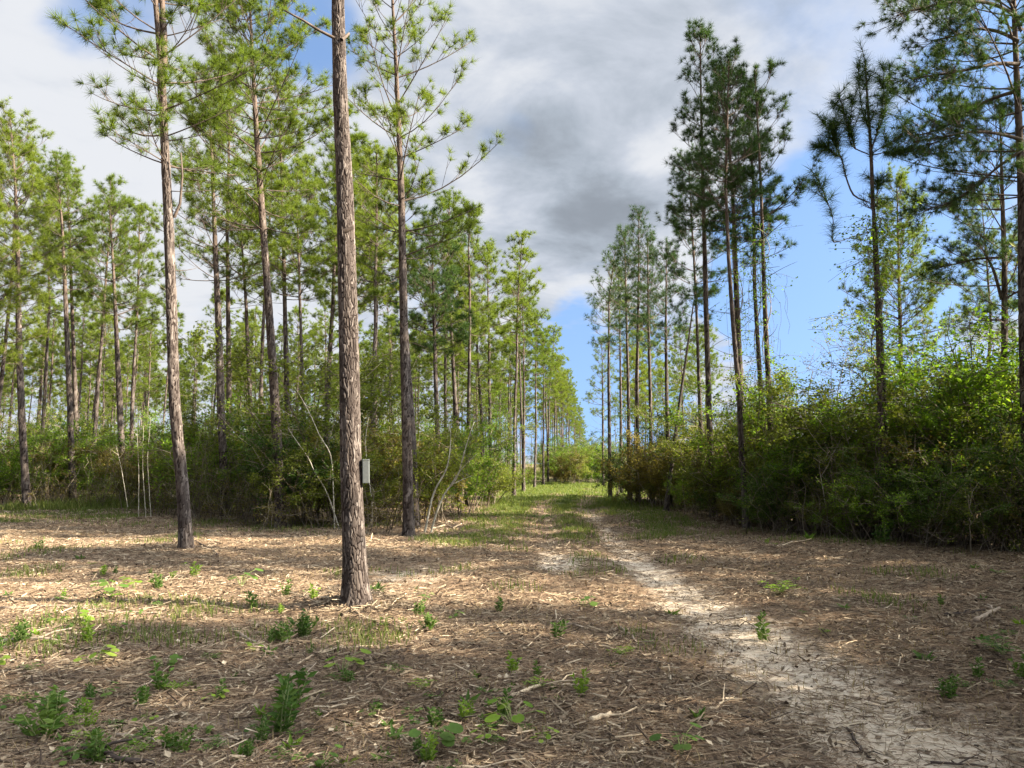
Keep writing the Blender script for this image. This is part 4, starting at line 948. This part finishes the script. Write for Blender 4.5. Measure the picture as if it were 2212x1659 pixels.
x, y = r.uniform(-18, -5, 16000), r.uniform(26.5, 33, 16000)
blades('tall_grass', x, y, r.uniform(.15, .45, 16000), np.full(16000, .018), r, 'grass', 'rank green grass at the foot of the bushes on the far left')

# ------------------------------------------------------------------ weeds: each plant a thing
def weed_meshes(kind, seed):
    r = np.random.default_rng(seed); b = MB(); f = MB()
    if kind == 'bushy' or kind == 'upright':
        ns, hh_, sp_ = (13, .34, .42) if kind == 'bushy' else (5, .34, .22)
        for i in range(ns):
            a = r.uniform(0, 6.28); t = abs(r.normal(0, sp_)) ; d = unit(np.array([sin(t) * cos(a), sin(t) * sin(a), cos(t)])); L = hh_ * r.uniform(.65, 1.1); p0 = np.array([r.normal(0, .035), r.normal(0, .035), -.01])
            q = np.array([p0, p0 + d * L * .5 + r.normal(0, .008, 3), p0 + d * L]); b.tube(q, [.0045, .0035, .002], 4, 0)
            m_ = 20; u = np.linspace(.15, 1, m_); pp = p0 + np.outer(u * L, d); aa = np.arange(m_) * 2.4 + r.uniform(0, 6)
            leaves(f, pp, .075, r, 0, .42, .35, np.stack([np.cos(aa), np.sin(aa), .5 + 0 * aa], 1) * 2)
    elif kind == 'heart':
        for i in range(9):
            a = r.uniform(0, 6.28); e = np.array([cos(a) * r.uniform(.03, .17), sin(a) * r.uniform(.03, .17), r.uniform(.07, .20)])
            b.tube([(0, 0, -.01), e * (.5, .5, .8), e], [.003, .0025, .002], 4, 0)
            s = r.uniform(.035, .060); th = np.linspace(0, 2 * pi, 13)[:-1]; rad = s * (.75 + .35 * np.cos(th / 2 * 0 + th) * 0 + .3 * np.abs(np.sin(th / 2 + pi / 2)) ** 3 * (th > -1)); rad[6] *= .62
            fx = np.array([cos(a), sin(a), -.25]); fx /= np.linalg.norm(fx); fy = np.array([-sin(a), cos(a), r.normal(0, .25)]); fy /= np.linalg.norm(fy)
            V = e + np.outer(rad * np.cos(th) * 1.15 + s * .55, fx) + np.outer(rad * np.sin(th), fy); f.add(V, np.arange(12)[None], 0)
    elif kind == 'rosette':
        for i in range(26):
            a = r.uniform(0, 6.28); el = r.uniform(.1, 1.1); L = r.uniform(.08, .17); d = np.array([cos(a) * cos(el), sin(a) * cos(el), sin(el)])
            leaves(f, np.array([d * .015]), L, r, 0, .30, .7, d[None] * 5)
        b.tube([(0, 0, -.01), (0, 0, .05)], [.004, .003], 4, 0)
    else:                              # fern-like low spray
        for i in range(9):
            a = r.uniform(0, 6.28); L = r.uniform(.10, .22); u = np.linspace(0, 1, 12); q = np.stack([cos(a) * u * L, sin(a) * u * L, .10 * np.sin(u * 2.2)], 1)
            b.tube(q[::3], [.003, .0025, .002, .0015], 3, 0, False); aa = a + np.where(np.arange(12) % 2, 1.1, -1.1)
            leaves(f, q[2:], .05, r, 0, .4, .8, np.stack([np.cos(aa), np.sin(aa), .1 + 0 * aa], 1)[2:] * 4)
    return b.mesh('stem', ['wstem']), f
WM = {}
for kd in ('bushy', 'upright', 'heart', 'rosette', 'fern'):
    for v in range(2):
        for mt in (('weed', 'lime') if kd in ('heart', 'rosette', 'fern', 'upright') else ('weed', 'weed')):
            st, f = weed_meshes(kd, 800 + v * 7 + len(kd)); WM[(kd, v, mt)] = (st, f.mesh('foliage', [mt], False))
def weed(kd, v, mt, px, py, s, label, group=None, sz=None):
    g = G(px, py); st, fo = WM[(kd, v, mt)]
    t = thing('weed', label, 'weed', (g[0], g[1], hz(g[0], g[1]) - .003), group); t.rotation_euler = (0, 0, rng.uniform(0, 6.28)); s *= .78; t.scale = (s, s, sz or s)
    link('stem', st, t); link('foliage', fo, t)
for a in [('bushy', 0, 'weed', 105, 1592, 1.05, 'large bushy green weed at the bottom left of the clearing'),
          ('upright', 0, 'weed', 600, 1580, 1.2, 'tall leafy weed left of centre in the foreground, back stem of the pair'),
          ('upright', 1, 'weed', 625, 1545, 1.25, 'tall leafy weed beside its slightly shorter twin in the foreground'),
          ('bushy', 1, 'weed', 655, 1385, .8, 'dark leafy weed in front of the front trunk, to its left'),
          ('upright', 1, 'weed', 615, 1400, .9, 'thin weed just left of the dark leafy one before the front trunk'),
          ('upright', 0, 'weed', 1652, 1362, .95, 'dark green seedling standing on the sandy rut'),
          ('heart', 0, 'lime', 738, 1470, 1.15, 'bright heart-leaved seedling in front of the front trunk'),
          ('heart', 1, 'lime', 1108, 1560, 1.2, 'bright heart-leaved seedling at the bottom centre'),
          ('heart', 0, 'weed', 922, 1612, 1.25, 'broad heart-leaved vine shoot at the bottom, left of centre'),
          ('heart', 1, 'lime', 205, 1445, 1.1, 'single pale green broad-leaved seedling near the left edge'),
          ('heart', 0, 'weed', 357, 1452, .9, 'small round-leaved seedling right of the pale one at left'),
          ('fern', 0, 'weed', 2170, 1422, 1.6, 'spreading feathery weed near the right edge'),
          ('fern', 1, 'lime', 1680, 1285, 1.9, 'pale green fernlike patch right of the sandy rut'),
          ('bushy', 0, 'weed', 925, 1370, .65, 'leafy weed to the right of the front trunk foot'),
          ('rosette', 0, 'weed', 812, 1300, 1.3, 'narrow-leaved weed hugging the foot of the front trunk'),
          ('bushy', 1, 'lime' if ('bushy', 1, 'lime') in WM else 'weed', 340, 1275, .7, 'low leafy weed beyond the sunlit strip on the left'),
          ('heart', 1, 'weed', 240, 1290, 1.5, 'spreading broad-leaved weed beside the sunlit strip'),
          ('heart', 0, 'lime', 290, 1275, 1.3, 'light green broad-leaved weed in the sunlit strip'),
          ('upright', 1, 'weed', 545, 1320, .85, 'leafy weed midway between the forked pine and the front trunk'),
          ('heart', 0, 'weed', 520, 1270, 1.5, 'patch of round leaves right of the forked pine foot'),
          ('heart', 1, 'lime', 155, 1360, 1.2, 'bright leafy seedling in the left foreground heap'),
          ('bushy', 0, 'weed', 45, 1400, .75, 'dark leafy weed at the left edge'),
          ('upright', 0, 'lime', 195, 1395, .8, 'yellowish leafy weed in the left foreground'),
          ('fern', 0, 'weed', 1165, 1125, 2.6, 'leafy green patch left of the far rut'),
          ('upright', 1, 'weed', 1905, 1178, 1.9, 'green leafy shoots at the foot of the lone sparse pine'),
          ('rosette', 1, 'lime', 1748, 1172, 1.7, 'bright green tuft at the edge of the right-hand thicket'),
          ('upright', 0, 'lime', 1110, 1465, .6, 'small sprig right of centre near the bottom heart seedling'),
          ('rosette', 0, 'weed', 1450, 1320, .9, 'small tuft on the far side of the sandy rut'),
          ('upright', 0, 'weed', 1075, 1315, .7, 'upright sprig in the middle of the clearing'),
          ('heart', 1, 'weed', 1262, 1305, 1.1, 'dark broad-leaved seedling in the middle of the clearing'),
          ('rosette', 1, 'weed', 1510, 1540, .8, 'small dark tuft beside the left of the wide sandy patch'),
          ('heart', 0, 'weed', 1470, 1610, 1.0, 'reddish-green seedling at the bottom right of centre'),
          ('upright', 1, 'weed', 2045, 1490, .75, 'leafy weed on the right of the wide sandy patch'),
          ('rosette', 0, 'weed', 2000, 1420, .9, 'grey-green tuft right of the sandy patch')]:
    weed(*a)
r = np.random.default_rng(31)
for k in range(210):
    while True:
        if k % 5 == 0: cpx, cpy = r.uniform(0, 2212) * (1 if r.random() < .4 else .5), 1150 + 505 * r.random() ** .8
        px, py = cpx + r.normal(0, 70), min(1655, max(1125, cpy + r.normal(0, 26)))
        g = G(px, py)
        if rut(g[0], g[1]) < .4: break
        if r.random() < .1: cpx, cpy = r.uniform(0, 1300), 1150 + 505 * r.random() ** .8
    kd = ['fern', 'rosette', 'upright', 'heart', 'fern', 'rosette'][int(r.integers(6))]
    weed(kd, int(r.integers(2)), 'lime' if r.random() < .25 else 'weed', px, py, r.uniform(.28, .68) * (1 + .02 * g[1]), 'small low green weed sprouting through the wood litter', 'small weeds dotted over the clearing')

# ------------------------------------------------------------------ fallen sticks and logs: each a thing
def stick(label, line, r0, mat='deadwood', twigs=1, seed=0, group=None, lift=.012):
    q = np.array([G(a, c) for a, c in line]); u = np.linspace(0, len(q) - 1, 12); q = np.stack([np.interp(u, np.arange(len(q)), q[:, i]) for i in range(3)], 1)
    r = np.random.default_rng(seed); q[:, :2] += r.normal(0, .006, (12, 2)); q[:, 2] = H(q[:, 0], q[:, 1]) + r0 * .7 + lift
    loc = q[0].copy(); t = thing('fallen_branch', label, 'branch', tuple(loc), group); q = q - loc
    b = MB(); b.tube(q, r0 * np.linspace(1, .55, 12) * r.uniform(.85, 1.15, 12), 7, 0); b.f.append((np.arange(7)[None, ::-1], 0)); link('stem', b.mesh('stem', [mat]), t)
    for k in range(twigs):
        i = r.integers(3, 10); d = unit(q[i] - q[i - 1]); a = r.choice((-1, 1)) * R(r.uniform(25, 60)); d2 = np.array([d[0] * cos(a) - d[1] * sin(a), d[0] * sin(a) + d[1] * cos(a), .25])
        e = q[i] + d2 * r.uniform(.1, .25) * (1 + 6 * r0); b = MB(); b.tube([q[i], (q[i] + e) / 2 + r.normal(0, .01, 3), e], [r0 * .5, r0 * .4, r0 * .25], 5, 0); link('twig', b.mesh('twig', [mat]), t)
for k, a in enumerate([
    ('curved pale stick lying at bottom centre', [(1105, 1512), (1150, 1494), (1200, 1487), (1250, 1490)], .014, 'palewood'),
    ('long pale split log at the left edge', [(0, 1322), (120, 1318), (240, 1330), (345, 1334)], .017, 'deadwood'),
    ('broad pale slab of bark low at the left edge', [(0, 1398), (60, 1396), (130, 1404)], .024, 'deadwood'),
    ('dark bent branch at the bottom edge, left of centre', [(180, 1628), (215, 1640), (260, 1652), (330, 1658)], .022, 'darkwood'),
    ('long reddish stick at the bottom left', [(250, 1600), (340, 1606), (440, 1606), (540, 1590)], .013, 'deadwood'),
    ('black charred stick near the right edge', [(2042, 1331), (2085, 1328), (2128, 1324)], .020, 'darkwood'),
    ('grey weathered chunk of wood near the right edge', [(2108, 1345), (2135, 1335), (2160, 1324)], .030, 'deadwood'),
    ('forked white branch lying below the pale sapling', [(934, 1143), (962, 1137), (980, 1141), (998, 1133)], .025, 'palewood'),
    ('bleached stick at the foot of the right-hand thicket', [(1680, 1186), (1705, 1178), (1735, 1176)], .022, 'palewood'),
    ('pale forked stick on the sand right of centre', [(1535, 1518), (1560, 1505), (1590, 1490)], .010, 'palewood'),
    ('brown stick lying before the sand in mid clearing', [(1205, 1345), (1230, 1350), (1270, 1357)], .016, 'deadwood'),
    ('short dark stick pointing down on mid clearing', [(1340, 1350), (1365, 1370), (1380, 1392)], .014, 'deadwood'),
    ('thin stick arching over litter left of the front trunk', [(505, 1370), (545, 1395), (600, 1440)], .018, 'deadwood'),
    ('long thin stick in the left foreground', [(640, 1450), (690, 1425), (715, 1415), (800, 1412)], .010, 'palewood'),
    ('pale stick at the bottom, right of the heart-leaved shoot', [(960, 1645), (1020, 1650), (1090, 1656)], .012, 'palewood'),
    ('twisted twig lying on the wide sandy patch', [(1830, 1545), (1850, 1570), (1862, 1595), (1880, 1605)], .010, 'darkwood'),
    ('thin dark twig crossing the bottom right', [(2010, 1610), (2090, 1618), (2200, 1634)], .008, 'darkwood'),
    ('thick chip of wood at the bottom centre', [(1275, 1548), (1300, 1540), (1320, 1530)], .020, 'palewood'),
    ('thin branch leaning in the brush pile right of the forked pine', [(470, 1200), (430, 1180), (400, 1172)], .018, 'darkwood'),
    ('pale stick in the litter heap left of the front trunk foot', [(700, 1300), (740, 1320), (790, 1345), (840, 1352)], .012, 'palewood')]):
    stick(*a, twigs=1 if k % 3 else 2, seed=k)
r = np.random.default_rng(55)
for k in range(46):
    px, py = r.uniform(0, 2212), r.uniform(1185, 1650); g = G(px, py)
    L = r.uniform(18, 60) * (8 / max(4, g[1])) ** .6; a = r.uniform(-.5, .5)
    stick('thin dead stick scattered in the wood litter', [(px, py), (px + L * cos(a) * .5, py + L * sin(a) * .4 + r.normal(0, 3)), (px + L * cos(a), py + L * sin(a) * .5)], r.uniform(.005, .011), ['deadwood', 'palewood', 'darkwood', 'deadwood'][k % 4], int(r.random() < .4), k + 50, 'loose sticks over the clearing')
print('PINES', len([o for o in COL.objects if o.name.startswith('pine_tree')]))
print('objects', len(COL.objects), 'meshes', len(bpy.data.meshes))
